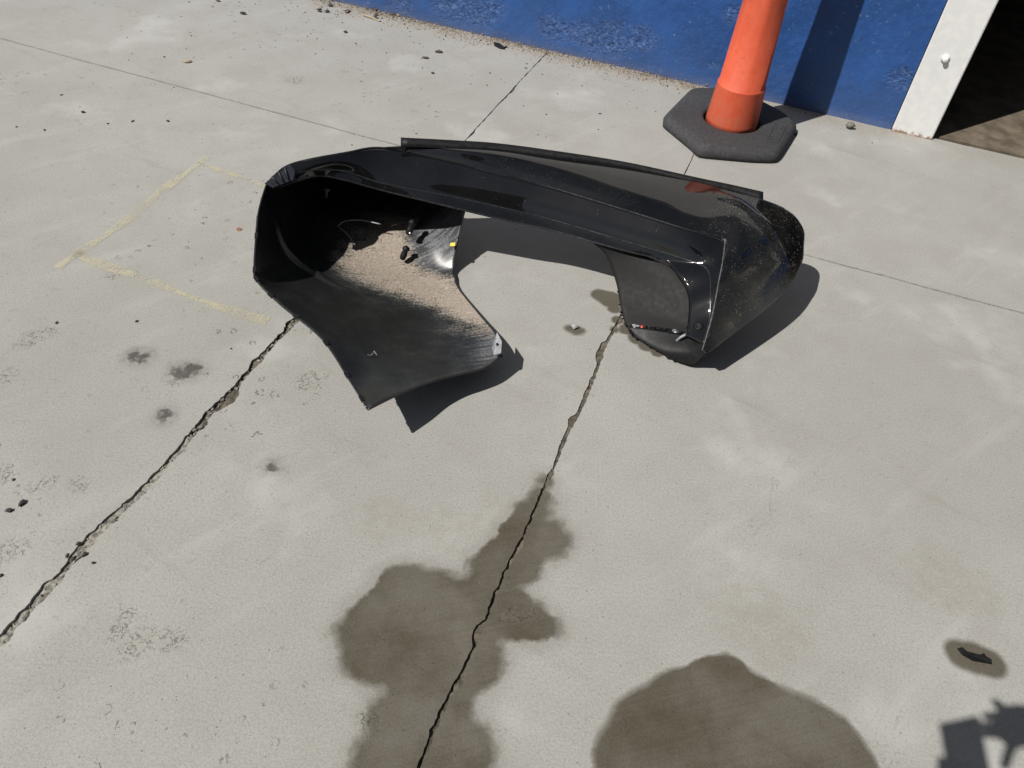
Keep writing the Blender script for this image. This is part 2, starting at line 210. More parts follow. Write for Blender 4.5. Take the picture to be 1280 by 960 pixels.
def concrete():
    k = NT("concrete"); p = k.pos()
    flat = k.vm('MULTIPLY', p, (1, 1, 0))
    # stains: edges wander with two noises
    wob = k.vm('SUBTRACT', k.noise(flat, 9, 4, .6, out=1), (.5, .5, .5)); wob = k.vm('MULTIPLY', wob, (.07, .07, 0))
    wob2 = k.vm('SUBTRACT', k.noise(flat, 60, 3, .6, out=1), (.5, .5, .5)); wob2 = k.vm('MULTIPLY', wob2, (.012, .012, 0))
    wp = k.vm('ADD', k.vm('ADD', flat, wob), wob2)
    wp1 = k.vm('ADD', flat, wob2)
    big = k.noise(flat, .9, 3, .5); mid = k.noise(flat, 5, 5, .6); fine = k.noise(flat, 160, 4, .7); finer = k.noise(flat, 420, 2, .6)
    c = k.mix(k.ramp(big, .3, .7), (.272, .272, .259), (.312, .312, .300))
    c = k.mix(k.ramp(mid, .38, .68, 0, .5), c, (.246, .239, .217))
    c = k.mix(k.ramp(fine, .35, .70, 0, .75), c, k.mix(.6, c, (.15, .145, .13)))
    c = k.mix(k.ramp(finer, .42, .72, 0, .5), c, (.40, .395, .372))
    # pale bleached patches and broom streaks
    st = k.noise(k.vm('MULTIPLY', k.n_rot(flat, -.32), (2.5, 120, 1)), 1, 3, .6)
    c = k.mix(k.ramp(st, .5, .75, 0, .22), c, (.30, .285, .25))
    pale = k.noise(flat, 2.2, 4, .6)
    c = k.mix(k.ramp(pale, .54, .72, 0, .55), c, (.385, .385, .372))
    swp = k.noise(k.vm('MULTIPLY', k.n_rot(flat, -.75), (1.1, 6.5, 1)), 1, 5, .65)
    c = k.mix(k.ramp(swp, .54, .72, 0, .24), c, (.395, .393, .378))
    swd = k.noise(k.vm('MULTIPLY', k.n_rot(flat, .55), (1.4, 9, 1)), 1, 5, .7)
    c = k.mix(k.ramp(swd, .58, .76, 0, .38), c, (.19, .185, .165))
    # hairline scratches and scrapes
    hl = None
    for ang, sc_, sd_ in ((.5, (3, 11, 1), 0), (-1.0, (4, 9, 1), 7), (2.2, (2, 14, 1), 3)):
        q_ = k.noise(k.vm('ADD', k.vm('MULTIPLY', k.n_rot(flat, ang), sc_), (sd_, sd_, 0)), 1, 2, .5)
        l_ = k.math('MULTIPLY', k.ramp(k.math('ABSOLUTE', k.math('SUBTRACT', q_, .5)), .0015, .006, 1, 0), k.ramp(k.noise(k.vm('ADD', flat, (sd_, 0, 0)), 2.3, 3, .6), .56, .66))
        hl = l_ if hl is None else k.math('MAXIMUM', hl, l_)
    c = k.mix(k.math('MULTIPLY', k.math('MULTIPLY', hl, k.ramp(fine, .4, .6)), .30), c, (.12, .115, .10))
    # dark specks and small crescent spalls
    v1 = k.n("ShaderNodeTexVoronoi"); k.put(v1, "Vector", k.vm('ADD', flat, k.vm('MULTIPLY', wob2, (2.6, 2.6, 0)))); v1.inputs["Scale"].default_value = 26
    cell = k.n("ShaderNodeSeparateColor"); k.put(cell, 0, v1.outputs["Color"])
    d = k.math('ABSOLUTE', k.math('SUBTRACT', v1.outputs["Distance"], k.math('MULTIPLY', cell.outputs[0], .32)))
    ring = k.ramp(d, .02, .06, 1, 0)
    arc = k.ramp(k.noise(flat, 75, 2, .5), .46, .56)
    area = k.ramp(k.noise(flat, 1.6, 2, .5), .48, .62)
    sep = k.n("ShaderNodeSeparateXYZ"); k.put(sep, 0, flat)
    left = k.ramp(sep.outputs[0], .3, -.8, .15, 1.0)
    pick = k.ramp(cell.outputs[1], .48, .52)
    spall = k.math('MULTIPLY', k.math('MULTIPLY', ring, arc), k.math('MULTIPLY', pick, k.math('MULTIPLY', left, k.math('ADD', .25, area))), clamp=True)
    sp2 = blobs(k, wp, SPALL, .01)
    rough_n = k.noise(flat, 130, 3, .7)
    ctr = k.noise(flat, 48, 3, .55, dist=.6)
    band = k.ramp(k.math('ABSOLUTE', k.math('SUBTRACT', ctr, .50)), .012, .034, 1, 0)
    inside = k.ramp(sp2, -.012, .010)
    sp2m = k.math('MULTIPLY', k.math('MULTIPLY', inside, band), k.ramp(rough_n, .40, .52))
    basin = k.math('MULTIPLY', inside, k.ramp(ctr, .49, .53))
    spall = k.math('MAXIMUM', spall, sp2m)
    c = k.mix(k.math('MULTIPLY', inside, .10), c, (.26, .245, .20))
    c = k.mix(k.math('MULTIPLY', spall, .72), c, (.075, .070, .058))
    v2 = k.vor(flat, 55); sel = k.vor(flat, 55, out="Color"); s2 = k.n("ShaderNodeSeparateColor"); k.put(s2, 0, sel)
    speck = k.math('MULTIPLY', k.ramp(v2, .06, .13, 1, 0), k.ramp(s2.outputs[0], .78, .80))
    c = k.mix(k.math('MULTIPLY', speck, .7), c, (.07, .065, .058))
    # sandy dirt that gathers along the wall
    dw = k.math('ADD', k.math('MULTIPLY', sep.outputs[0], WALLN[0]), k.math('MULTIPLY', sep.outputs[1], WALLN[1]))
    dw = k.math('SUBTRACT', WALLC, dw)
    sw = k.math('ADD', k.math('MULTIPLY', sep.outputs[0], WALLN[1]), k.math('MULTIPLY', sep.outputs[1], -WALLN[0]))
    dirt = k.math('ADD', dw, k.math('MULTIPLY', k.math('SUBTRACT', k.noise(flat, 7, 5, .65), .5), .28))
    dirtm = k.math('MULTIPLY', k.ramp(dirt, .0, .17, 1, 0), k.ramp(sw, .48, .62, 1, .12))
    dirtm = k.math('MULTIPLY', dirtm, k.ramp(k.noise(flat, 40, 4, .7), .35, .55, .35, 1))
    c = k.mix(k.math('MULTIPLY', dirtm, .65), c, (.235, .205, .165))
    # oil
    ob = blobs(k, wp, OIL, .01)
    on = k.noise(flat, 38, 4, .65)
    oil = k.math('MULTIPLY', k.ramp(ob, -.040, .004), k.ramp(on, .30, .70, .12, .45))
    oil = k.math('MAXIMUM', oil, k.math('MULTIPLY', k.ramp(k.math('ADD', ob, k.math('MULTIPLY', k.math('SUBTRACT', on, .5), .06)), -.012, .012), 1.0))
    c = k.mix(k.math('MULTIPLY', oil, .78), c, (.020, .016, .012))
    faint = k.math('MULTIPLY', k.ramp(blobs(k, wp, FAINT, .01), -.05, .03), k.ramp(k.noise(flat, 24, 5, .7), .4, .65))
    c = k.mix(k.math('MULTIPLY', faint, .32), c, (.22, .20, .15))
    # water that has soaked in
    en = k.noise(flat, 5, 3, .6)
    wet = k.ramp(blobs(k, wp, WETA, .012, .035), k.ramp(en, .36, .62, -.004, -.026), k.ramp(en, .36, .62, .005, .014))
    wpb = k.vm('ADD', flat, k.vm('MULTIPLY', k.vm('ADD', wob, wob2), (.45, .45, 0)))
    wet = k.math('MAXIMUM', wet, k.ramp(blobs(k, wpb, WETB, .012, .04), k.ramp(en, .36, .62, -.002, -.016), k.ramp(en, .36, .62, .003, .008)))
    soft = k.ramp(blobs(k, wp, WETA, .012, .035), -.045, .01, 0, .28)
    wet2 = k.ramp(blobs(k, wp1, WETD, .01), -.006, .006)
    wet2 = k.math('MAXIMUM', wet2, k.ramp(blobs(k, k.vm('ADD', flat, k.vm('MULTIPLY', wob, (.35, .35, 0))), WETC+WETE, .01), -.012, .008))
    wvar = k.ramp(k.noise(flat, 3.5, 5, .6), .35, .65, .80, 1)
    wetm = k.math('MAXIMUM', k.math('MULTIPLY', wet, wvar), k.math('MULTIPLY', wet2, .9))
    wetm = k.math('MAXIMUM', wetm, soft)
    c = k.mix(k.math('MULTIPLY', wet, k.ramp(st, .45, .7, 0, .20)), c, (.14, .13, .11))
    wc = k.mix(1.0, c, (.235, .200, .146), 'MULTIPLY')
    rimv = blobs_last = k.ramp(k.math('ABSOLUTE', k.math('SUBTRACT', wet, .45)), .0, .4, .22, 0)
    c = k.mix(rimv, c, (.14, .127, .095))
    c = k.mix(wetm, c, wc)
    h = k.math('ADD', k.math('MULTIPLY', fine, .5), k.math('MULTIPLY', finer, .25))
    h = k.math('SUBTRACT', h, k.math('MULTIPLY', spall, 1.2)); h = k.math('SUBTRACT', h, k.math('MULTIPLY', basin, .9))
    h = k.math('SUBTRACT', h, k.math('MULTIPLY', k.ramp(st, .45, .8), .12))
    return k.set(color=c, rough=k.ramp(wetm, 0, 1, .88, .50, False), spec=.35, normal=k.bump(h, .35, .004))
def n_rot(self, v, ang):
    nd = self.n("ShaderNodeVectorRotate", rotation_type='Z_AXIS'); self.put(nd, 0, v); nd.inputs["Angle"].default_value = ang; return nd.outputs[0]
NT.n_rot = n_rot

WA = R_(-18.25); WE = Vector((math.cos(WA), math.sin(WA), 0)); WN = Vector((-math.sin(WA), math.cos(WA), 0))
WO = Vector((1.632, 3.513, 0)); WALLN = (WN.x, WN.y); WALLC = WN.dot(WO)
def wallw(s, d, z=0): return WO+WE*s+WN*d+Vector((0, 0, z))

def simple(name, col, rough=.6, var=.25, scale=40, bumps=.15, spec=.4, metal=0, dist=.003):
    k = NT(name); p = k.loc(); a = k.noise(p, scale, 4, .6); b = k.noise(p, scale*.12, 3, .5)
    dk = tuple(x*(1-var) for x in col); lt = tuple(min(1, x*(1+var)) for x in col)
    c = k.mix(k.ramp(a, .3, .7), dk, lt); c = k.mix(k.ramp(b, .35, .7, 0, .4), c, dk)
    return k.set(color=c, rough=k.ramp(a, .3, .7, rough-.06, min(1, rough+.06)), spec=spec, metal=metal, normal=k.bump(a, bumps, dist))

def m_wall():
    k = NT("blue_wall_paint"); p = k.pos()
    a = k.noise(p, 55, 5, .65); b = k.noise(p, 6, 4, .6); f = k.noise(p, 240, 3, .6)
    c = k.mix(k.ramp(b, .3, .7), (.0125, .056, .195), (.0190, .078, .262))
    c = k.mix(k.ramp(a, .45, .75, 0, .35), c, (.045, .105, .27))
    # chips and scuffs where the paint is gone
    ch = k.math('MULTIPLY', k.ramp(k.noise(p, 34, 5, .75), .625, .66), k.ramp(k.noise(p, 3.4, 2, .5), .44, .56))
    c = k.mix(k.math('MULTIPLY', ch, .55), c, (.22, .29, .42))
    scr = k.ramp(k.noise(k.vm('MULTIPLY', p, (40, 40, 7)), 1, 4, .7), .70, .74)
    c = k.mix(k.math('MULTIPLY', scr, .45), c, (.25, .33, .46))
    # dirt and worn paint creeping up from the ground
    sep = k.n("ShaderNodeSeparateXYZ"); k.put(sep, 0, p)
    low = k.ramp(k.math('ADD', sep.outputs[2], k.math('MULTIPLY', k.math('SUBTRACT', a, .5), .09)), .0, .055, 1, 0)
    c = k.mix(k.math('MULTIPLY', low, .30), c, (.15, .155, .18))
    dusty = k.ramp(k.math('ADD', sep.outputs[2], k.math('MULTIPLY', k.math('SUBTRACT', b, .5), .3)), .0, .3, .10, 0)
    c = k.mix(dusty, c, (.16, .20, .28))
    h = k.math('ADD', k.math('MULTIPLY', a, .8), k.math('MULTIPLY', f, .3)); h = k.math('SUBTRACT', h, k.math('MULTIPLY', ch, .25))
    pit = k.n("ShaderNodeAttribute", attribute_name="pit").outputs["Fac"]
    rag = k.noise(k.vm('MULTIPLY', p, (1, 1, 1.5)), 62, 4, .65)
    hole = k.math('MULTIPLY', k.ramp(rag, .50, .62), k.ramp(pit, .05, .6))
    c = k.mix(k.math('MULTIPLY', k.ramp(rag, .58, .66), k.math('MULTIPLY', pit, .8)), c, (.006, .016, .045))
    c = k.mix(k.math('MULTIPLY', k.ramp(rag, .40, .46, 1, 0), k.math('MULTIPLY', pit, .55)), c, (.16, .21, .31))
    h = k.math('SUBTRACT', h, k.math('MULTIPLY', hole, 1.6))
    return k.set(color=c, rough=.48, spec=.4, normal=k.bump(h, .5, .007))
def m_white():
    k = NT("white_post_paint"); p = k.pos(); a = k.noise(p, 30, 5, .6)
    c = k.mix(k.ramp(a, .35, .7), (.60, .61, .61), (.66, .665, .66))
    sc = k.math('MULTIPLY', k.ramp(k.noise(k.vm('MULTIPLY', p, (50, 50, 9)), 1, 4, .7), .68, .73), .4)
    c = k.mix(sc, c, (.36, .36, .37))
    sep = k.n("ShaderNodeSeparateXYZ"); k.put(sep, 0, p)
    rust = k.ramp(k.math('ADD', sep.outputs[2], k.math('MULTIPLY', k.math('SUBTRACT', k.noise(p, 60, 4, .7), .5), .06)), .0, .018, .9, 0)
    c = k.mix(rust, c, (.21, .095, .045))
    return k.set(color=c, rough=.45, normal=k.bump(a, .12, .004))
def m_gloss():
    k = NT("black_gloss_paint"); p = k.loc()
    d1 = k.noise(p, 4, 4, .6); d2 = k.noise(p, 220, 3, .7)
    speck = k.math('MULTIPLY', k.ramp(k.vor(p, 120), .07, .13, 1, 0), k.ramp(k.noise(p, 12, 3, .6), .52, .66))
    film = k.math('MULTIPLY', k.ramp(d1, .35, .7), k.ramp(d2, .3, .75, .3, 1))
    c = k.mix(k.math('MULTIPLY', film, .022), (.003, .0033, .004), (.30, .29, .27))
    c = k.mix(k.math('MULTIPLY', speck, .35), c, (.35, .33, .30))
    wav = k.noise(p, 3.2, 2, .5)
    r = k.math('ADD', k.math('MULTIPLY', film, .045), k.math('MULTIPLY', speck, .4)); r = k.math('ADD', r, .025)
    return k.set(color=c, rough=r, spec=.9, normal=k.bump(wav, .18, .05))
def m_drops():
    """the same black paint, on the corner that caught the splashed water"""
    k = NT("black_paint_with_water_beads"); p = k.loc(); at_ = k.n("ShaderNodeAttribute", attribute_name="wet")
    v = k.n("ShaderNodeTexVoronoi"); k.put(v, "Vector", k.vm('ADD', p, k.vm('MULTIPLY', k.noise(p, 90, 2, out=1), (.004, .004, .004)))); v.inputs["Scale"].default_value = 105
    cell = k.n("ShaderNodeSeparateColor"); k.put(cell, 0, v.outputs["Color"])
    rad = k.math('MULTIPLY', cell.outputs[0], .42)
    dome = k.ramp(k.math('SUBTRACT', rad, v.outputs["Distance"]), 0, .2)
    dome = k.math('MULTIPLY', dome, k.ramp(at_.outputs["Fac"], .3, .7))
    film = k.math('MULTIPLY', k.ramp(k.noise(p, 7, 4, .6), .3, .75), k.ramp(k.noise(p, 160, 3, .7), .3, .75, .3, 1))
    c = k.mix(k.math('MULTIPLY', film, k.ramp(at_.outputs['Fac'], 0, 1, .02, .07, False)), (.003, .0033, .004), (.30, .28, .24))
    low_ = k.n('ShaderNodeAttribute', attribute_name='film').outputs['Fac']
    c = k.mix(k.math('MULTIPLY', low_, k.math('ADD', .10, k.math('MULTIPLY', film, .14))), c, (.30, .29, .22))
    speck = k.math('MULTIPLY', k.ramp(k.vor(p, 190), .10, .17, 1, 0), k.ramp(k.noise(p, 20, 3, .6), .46, .60))
    speck = k.math('MULTIPLY', speck, k.math('ADD', .35, k.ramp(at_.outputs['Fac'], .2, .8, 0, .65)))
    c = k.mix(k.math('MULTIPLY', speck, .8), c, (.40, .38, .34))  # pale specks coloured in for the sparkle of drops and dry dust
    return k.set(color=c, rough=k.math('ADD', k.math('ADD', .025, k.math('MULTIPLY', film, k.ramp(at_.outputs['Fac'], 0, 1, .045, .19, False))), k.math('MULTIPLY', low_, .3)), spec=.9, normal=k.bump(dome, .55, .004))
def m_inner():
    k = NT("black_plastic_with_road_dust"); p = k.loc(); at_ = k.n("ShaderNodeAttribute", attribute_name="dust")
    a = k.noise(p, 14, 5, .65); b = k.noise(p, 170, 4, .7); stre = k.noise(k.vm('MULTIPLY', k.n_rot(p, -.35), (9, 90, 20)), 1, 4, .65)
    q = k.math('ADD', at_.outputs["Fac"], k.math('MULTIPLY', k.math('SUBTRACT', a, .5), .9))
    q = k.math('ADD', q, k.math('MULTIPLY', k.math('SUBTRACT', b, .5), 1.1))
    q = k.math('ADD', q, k.math('MULTIPLY', k.math('SUBTRACT', stre, .5), .6))
    msk = k.ramp(q, .36, .86)
    sand = k.mix(k.ramp(b, .3, .7), (.185, .156, .128), (.36, .308, .256))
    sand = k.mix(k.ramp(a, .45, .7, 0, .6), sand, (.27, .245, .215))
    sand = k.mix(k.ramp(k.noise(p, 420, 2, .6), .55, .7, 0, .6), sand, (.09, .075, .06))
    sand = k.mix(k.ramp(k.noise(p, 60, 3, .6), .58, .7, 0, .4), sand, (.47, .40, .33))
    plastic = k.mix(k.ramp(a, .3, .75), (.011, .0118, .0118), (.019, .0205, .020))
    film = k.ramp(q, .0, .6, 0.012, .10)
    c = k.mix(film, plastic, (.25, .275, .28))
    c = k.mix(msk, c, sand)
    pale = k.n("ShaderNodeAttribute", attribute_name="pale")
    pm = k.math('MULTIPLY', k.ramp(pale.outputs["Fac"], .2, .8), k.math('MULTIPLY', k.ramp(b, .35, .6, .35, 1), k.ramp(stre, .4, .6, .25, 1)))
    c = k.mix(k.math('MULTIPLY', pm, .8), c, (.18, .185, .20))
    return k.set(color=c, rough=k.ramp(msk, 0, 1, .28, .95, False), spec=.42, normal=k.bump(k.math('ADD', k.math('MULTIPLY', b, msk), k.math('MULTIPLY', a, .3)), .35, .006))
def m_orange():
    k = NT("orange_plastic"); p = k.loc(); a = k.noise(p, 18, 4, .6); s = k.noise(k.vm('MULTIPLY', p, (60, 60, 4)), 1, 4, .6)
    c = k.mix(k.ramp(a, .3, .7), (.49, .077, .035), (.55, .096, .045))
    sc = k.ramp(k.noise(k.vm('MULTIPLY', p, (30, 30, 60)), 1, 5, .7), .61, .68)
    c = k.mix(k.math('MULTIPLY', sc, .5), c, (.26, .05, .03))
    gr = k.n('ShaderNodeSeparateXYZ'); k.put(gr, 0, p)
    c = k.mix(k.math('MULTIPLY', k.ramp(gr.outputs[2], .03, .26, .32, .04), k.ramp(a, .3, .65)), c, (.20, .12, .085))
    c = k.mix(k.ramp(s, .55, .8, 0, .25), c, (.72, .22, .12))
    return k.set(color=c, rough=.55, spec=.3, normal=k.bump(a, .08, .004))
def m_chalk():
    k = NT("yellow_chalk"); p = k.pos()
    f = k.noise(p, 190, 4, .7); g = k.noise(p, 22, 4, .7)
    at_ = k.n("ShaderNodeAttribute", attribute_name="edge")
    al = k.math('MULTIPLY', k.ramp(k.math('ADD', k.math('MULTIPLY', f, .7), k.math('MULTIPLY', g, .6)), .55, .70), k.ramp(at_.outputs["Fac"], 0, .6), clamp=True)
    c = k.mix(g, (.52, .48, .33), (.46, .43, .32))
    return k.set(color=c, rough=.95, alpha=k.math('MULTIPLY', al, .62))

M_CON = concrete(); M_WALL = m_wall(); M_WHITE = m_white(); M_GLOSS = m_gloss(); M_DROPS = m_drops(); M_INNER = m_inner(); M_ORANGE = m_orange(); M_CHALK = m_chalk()
M_RUB = simple("recycled_black_rubber", (.042, .042, .045), .8, .3, 90, .4, .3)
M_PANEL = simple("satin_black_plastic", (.0105, .0100, .0106), .70, .2, 60, .08, .3)
M_MOUNT = simple('worn_grey_plastic', (.028, .031, .040), .5, .25, 60, .1, .3)
M_BLK = simple("dark_plastic", (.010, .010, .011), .5, .3, 60, .15, .22)
M_STONE = simple("dark_stone", (.055, .050, .044), .85, .5, 120, .5)
M_TAN = simple("tan_stone", (.34, .28, .20), .9, .3, 120, .5)
M_GREY = simple("grey_stone", (.15, .15, .13), .9, .35, 90, .6)
M_GRIT = simple("sandy_grit", (.26, .21, .16), .95, .5, 60, .4)
M_DIRT = simple("joint_dirt", (.10, .087, .068), .95, .6, 70, .7, dist=.01)
M_CRUMB = simple('broken_concrete', (.205, .195, .17), .95, .6, 90, .9)
M_FLOOR = simple("dirty_indoor_concrete", (.115, .095, .070), .9, .4, 9, .3)
M_UP = simple("pale_render", (.48, .48, .47), .8, .08, 6, .2)
M_IN = simple("shade_darkened_room", (.02, .02, .02), .9, .3, 6, .1)  # room walls coloured near black to stand in for indoor shade
M_STEEL = simple("scuffed_steel", (.45, .45, .46), .35, .3, 60, .1, metal=1)
M_LGREY = simple("pale_grey_plastic", (.30, .31, .33), .5, .25, 60, .1)
M_WCHIP = simple("white_chip", (.68, .68, .66), .6, .15, 60, .2)
M_YEL = simple("yellow_tag_plastic", (.75, .52, .05), .4, .15, 60, .1)
M_RED = simple("red_reflector_plastic", (.40, .03, .02), .25, .2, 60, .1)
M_COPPER = simple("worn_copper", (.42, .22, .13), .45, .3, 60, .1, metal=.6)
M_EDGE = simple('dusty_black_edge', (.016, .017, .019), .24, .3, 90, .1, .5)
M_PALE_EDGE = simple('chalky_cut_edge', (.075, .075, .072), .5, .4, 90, .1)
M_BROWN = simple('brown_render', (.13, .115, .085), .9, .2, 3, .2)
M_GLASS = simple('dark_window_glass', (.01, .012, .014), .05, .1, 3, 0, .6)
M_ROOF = simple("flat_roof_felt", (.12, .12, .12), .9, .3, 5, .2)
M_LOT = simple("far_lot_asphalt", (.12, .118, .112), .9, .3, 3, .2)

# ------------------------------------------------------------------ ground: lot, slabs with broken joints
bm = bmesh.new(); vs = [bm.verts.new(p) for p in [(-90, -90, -.045), (90, -90, -.045), (90, 90, -.045), (-90, 90, -.045)]]; bm.faces.new(vs)
lot = obj("ground", bm, M_LOT); lot['kind'] = 'structure'
pave = empty("concrete_pavement"); pave['kind'] = 'structure'
def inter(a, b, c, d):
    r = geometry.intersect_line_line_2d
    x1, y1 = a; x2, y2 = b; x3, y3 = c; x4, y4 = d
    D = (x1-x2)*(y3-y4)-(y1-y2)*(x3-x4)
    px = ((x1*y2-y1*x2)*(x3-x4)-(x1-x2)*(x3*y4-y3*x4))/D; py = ((x1*y2-y1*x2)*(y3-y4)-(y1-y2)*(x3*y4-y3*x4))/D
    return Vector((px, py))
def shift(l, dx, dy): return [(p[0]+dx, p[1]+dy) for p in l]
jd = (Vector(J[1])-Vector(J[0])).normalized(); vd = Vector((-jd.y, jd.x))
wl0 = wallw(-5, .02); wl1 = wallw(5, .02)
rows = [[(wl0.x, wl0.y), (wl1.x, wl1.y)], J, shift(J, *(-vd*3.4)), shift(J, *(-vd*6.6))]
cols = [shift(L1, *(-jd*3.1)), L1, L2, shift(L2, *(jd*2.9)), shift(L2, *(jd*5.9))]
def wid(kind, idx, p):
    """half width of the joint at a point, different along its length"""
    n1 = noise.noise(Vector((p.x*5, p.y*5, idx*7.1))); n2 = noise.noise(Vector((p.x*22, p.y*22, idx*3.3)))
    above = (p-Vector(J[0])).dot(vd) > 0
    if kind == 'c' and idx == 1:
        b = .0022 if above else .0085+.0042*max(0, min(1, (1.45-p.y)*3))
    elif kind == 'c' and idx == 2:
        b = .0022 if above else .0036+.0018*max(0, min(1, (p.y-1.15)*4))
    else: b = .0042
    return max(.0018 if kind == 'r' else .0007, b*(1+.55*n1+.35*n2))
def jag(kind, idx, side, p, dirn):
    nrm = Vector((-dirn.y, dirn.x))
    base = 1.25 if (kind == 'c' and idx == 1) else .9 if (kind == 'c' and idx == 2) else .45
    if (p-Vector(J[0])).dot(vd) > 0: base *= .35
    wander = .010*base*noise.noise(Vector((p.x*6, p.y*6, idx*2.7)))
    rough = .0045*base*noise.noise(Vector((p.x*45, p.y*45, idx*9+side*5.1)))+.003*base*noise.noise(Vector((p.x*130, p.y*130, idx*9+side*5.1)))
    chip = noise.noise(Vector((p.x*11, p.y*11, idx*4.4+side*8.8)))
    chip = -.016*base*max(0, chip-.34)*3
    return p+nrm*(wander+rough)+nrm*side*(wid(kind, idx, p)-chip*1.0)
def edge(kind, idx, side, a, b):
    d = (b-a); L = d.length; d.normalize(); n = max(2, int(L/(.007 if L < 5 else .012)))
    fixed = d if True else d
    ref = d if d.dot(jd if kind == 'r' else vd) > 0 else -d
    return [jag(kind, idx, side, a+d*(L*i/n), ref) for i in range(n)]
for ci in range(4):
    for ri in range(3):
        tl = inter(*rows[ri], *cols[ci]); tr = inter(*rows[ri], *cols[ci+1]); br = inter(*rows[ri+1], *cols[ci+1]); bl = inter(*rows[ri+1], *cols[ci])
        # walk counter-clockwise: bottom (left to right), right (up), top, left (down); sides push inward
        pts = edge('r', ri+1, +1, bl, br)+edge('c', ci+1, +1, br, tr)+edge('r', ri, -1, tr, tl)+edge('c', ci, -1, tl, bl)
        pts = [Vector((p.x, p.y, 0)) for p in pts]
        bm = bmesh.new(); n = len(pts)
        top = [bm.verts.new(p) for p in pts]
        cen = sum(pts, Vector())/n
        low = [bm.verts.new((p.x, p.y, -.04)) for p in pts]
        es = []
        for i in range(n):
            bm.faces.new((top[i], low[i], low[(i+1) % n], top[(i+1) % n]))
        tri = geometry.tessellate_polygon([pts])
        for t in tri:
            try: bm.faces.new([top[i] for i in t])
            except ValueError: pass
        bmesh.ops.recalc_face_normals(bm, faces=bm.faces)
        obj("slab", bm, M_CON, pave)
# dirt packed in the joints
bm = bmesh.new()
def strip(bm, l, a, b, hw, z):
    p0 = Vector(l[0]); d = (Vector(l[1])-p0).normalized(); nr = Vector((-d.y, d.x)); prev = None
    n = int((b-a)/.01)
    for i in range(n+1):
        p = p0+d*(a+(b-a)*i/n); row = []
        for k in range(-4, 5):
            q = p+nr*hw*k/4
            row.append(bm.verts.new((q.x, q.y, z+.005*noise.noise(Vector((q.x*60, q.y*60, 1)))+.004*noise.noise(Vector((q.x*170, q.y*170, 5))))))
        if prev:
            for k in range(8): bm.faces.new((prev[k], prev[k+1], row[k+1], row[k]))
        prev = row
strip(bm, L1, .62, 2.42, .030, -.0080); strip(bm, L1, 2.421, 3.5, .016, -.0060); strip(bm, L2, -1.2, .72, .022, -.0085); strip(bm, L2, .721, 1.96, .022, -.0048); strip(bm, L2, 1.961, 3.2, .014, -.0060); strip(bm, J, -.5, 5.5, .015, -.0085)
o = obj("joint_dirt", bm, M_DIRT, pave, True)
bm = bmesh.new(); strip(bm, L1, -1.2, .619, .038, -.0062); obj("joint_filler", bm, M_CRUMB, pave, True)
# crumbs of broken concrete in the left joint
random.seed(21); bm = bmesh.new(); p0 = Vector(L1[0]); d_ = (Vector(L1[1])-p0).normalized(); nr = Vector((-d_.y, d_.x))
for i in range(260):
    t_ = random.uniform(-.4, .75) if random.random() < .7 else random.uniform(.75, 1.2)
    q = p0+d_*t_; wv = .0125*noise.noise(Vector((q.x*6, q.y*6, 2.7)))
    q = q+nr*(wv+random.gauss(0, .0065)); r = random.uniform(.0012, .0042)*(1 if random.random() < .8 else 1.7)
    M_ = Matrix.Translation((q.x, q.y, -.0052+random.uniform(-.002, .0015)))@Matrix.Rotation(random.uniform(0, 6), 4, 'Z')@Matrix.Diagonal((r*random.uniform(.8, 2.0), r, r*.38, 1))
    bmesh.ops.create_icosphere(bm, subdivisions=1, radius=1, matrix=M_)
for v in bm.verts: v.co += Vector((noise.noise(v.co*300), noise.noise(v.co*300+Vector((9, 0, 0))), noise.noise(v.co*300+Vector((0, 9, 0)))))*.0012
o = obj("joint_crumbs", bm, M_CRUMB, pave); o['kind'] = 'stuff'
# chalk lines
def chalk(pts, hw):
    pts = crline([Vector((p[0], p[1], .0015)) for p in pts], 14); bm = bmesh.new(); lay = bm.verts.layers.float.new('edge'); prev = None
    for i, p in enumerate(pts):
        t = (pts[min(i+1, len(pts)-1)]-pts[max(i-1, 0)]).normalized(); nr = Vector((-t.y, t.x, 0))
        ww = hw*(.75+.6*noise.noise(p*9)); row = []
        for k, e in ((-1, 0), (-.35, 1), (.35, 1), (1, 0)):
            v = bm.verts.new(p+nr*ww*k); v[lay] = e*max(.0, min(1, .75+.9*noise.noise(p*5+Vector((3, 3, 3))))); row.append(v)
        if prev:
            for k in range(3): bm.faces.new((prev[k], prev[k+1], row[k+1], row[k]))
        prev = row
    return bm
for l, hw in zip(CHALK, (.030, .029, .018)): obj("chalk_line", chalk(l, hw), M_CHALK, pave)

# ------------------------------------------------------------------ building
bld = empty("blue_wall_building", WO, WA)
tag(bld, "blue painted concrete wall with a white door post beside a dark open doorway", "building")
# front wall, left of the post: finely divided near the ground, pitted where the cast surface failed
bm = bmesh.new()
ss = [-9, -7, -5, -4]+[-3.4+.012*i for i in range(int(3.4/.012))]+[-.004]
zz = [-.03]+[.0+.012*i for i in range(57)]+[.75, .9, 1.1]
g = []; pitw = bm.verts.layers.float.new('pit')
for z in zz:
    row = []
    for s in ss:
        d = 0; pw = 0
        if s > -3.5 and z < .72:
            d = .0035*noise.noise(Vector((s*7, z*7, 0)))+.0014*noise.noise(Vector((s*30, z*30, 4)))
            for ps, pz, pr in PITS:
                q = math.hypot((s-ps)*.8, z-pz)
                if q < pr*1.5:
                    f = max(0, 1-(q/(pr*1.5))**2)
                    a_ = noise.noise(Vector((s*38, z*46, ps*3)))+.5*noise.noise(Vector((s*85, z*95, 2)))
                    d += f*(.009*max(0, a_)-.004*max(0, -a_-.1)); pw = max(pw, f)
        row.append(bm.verts.new((s, d, z))); row[-1][pitw] = pw
    g.append(row)
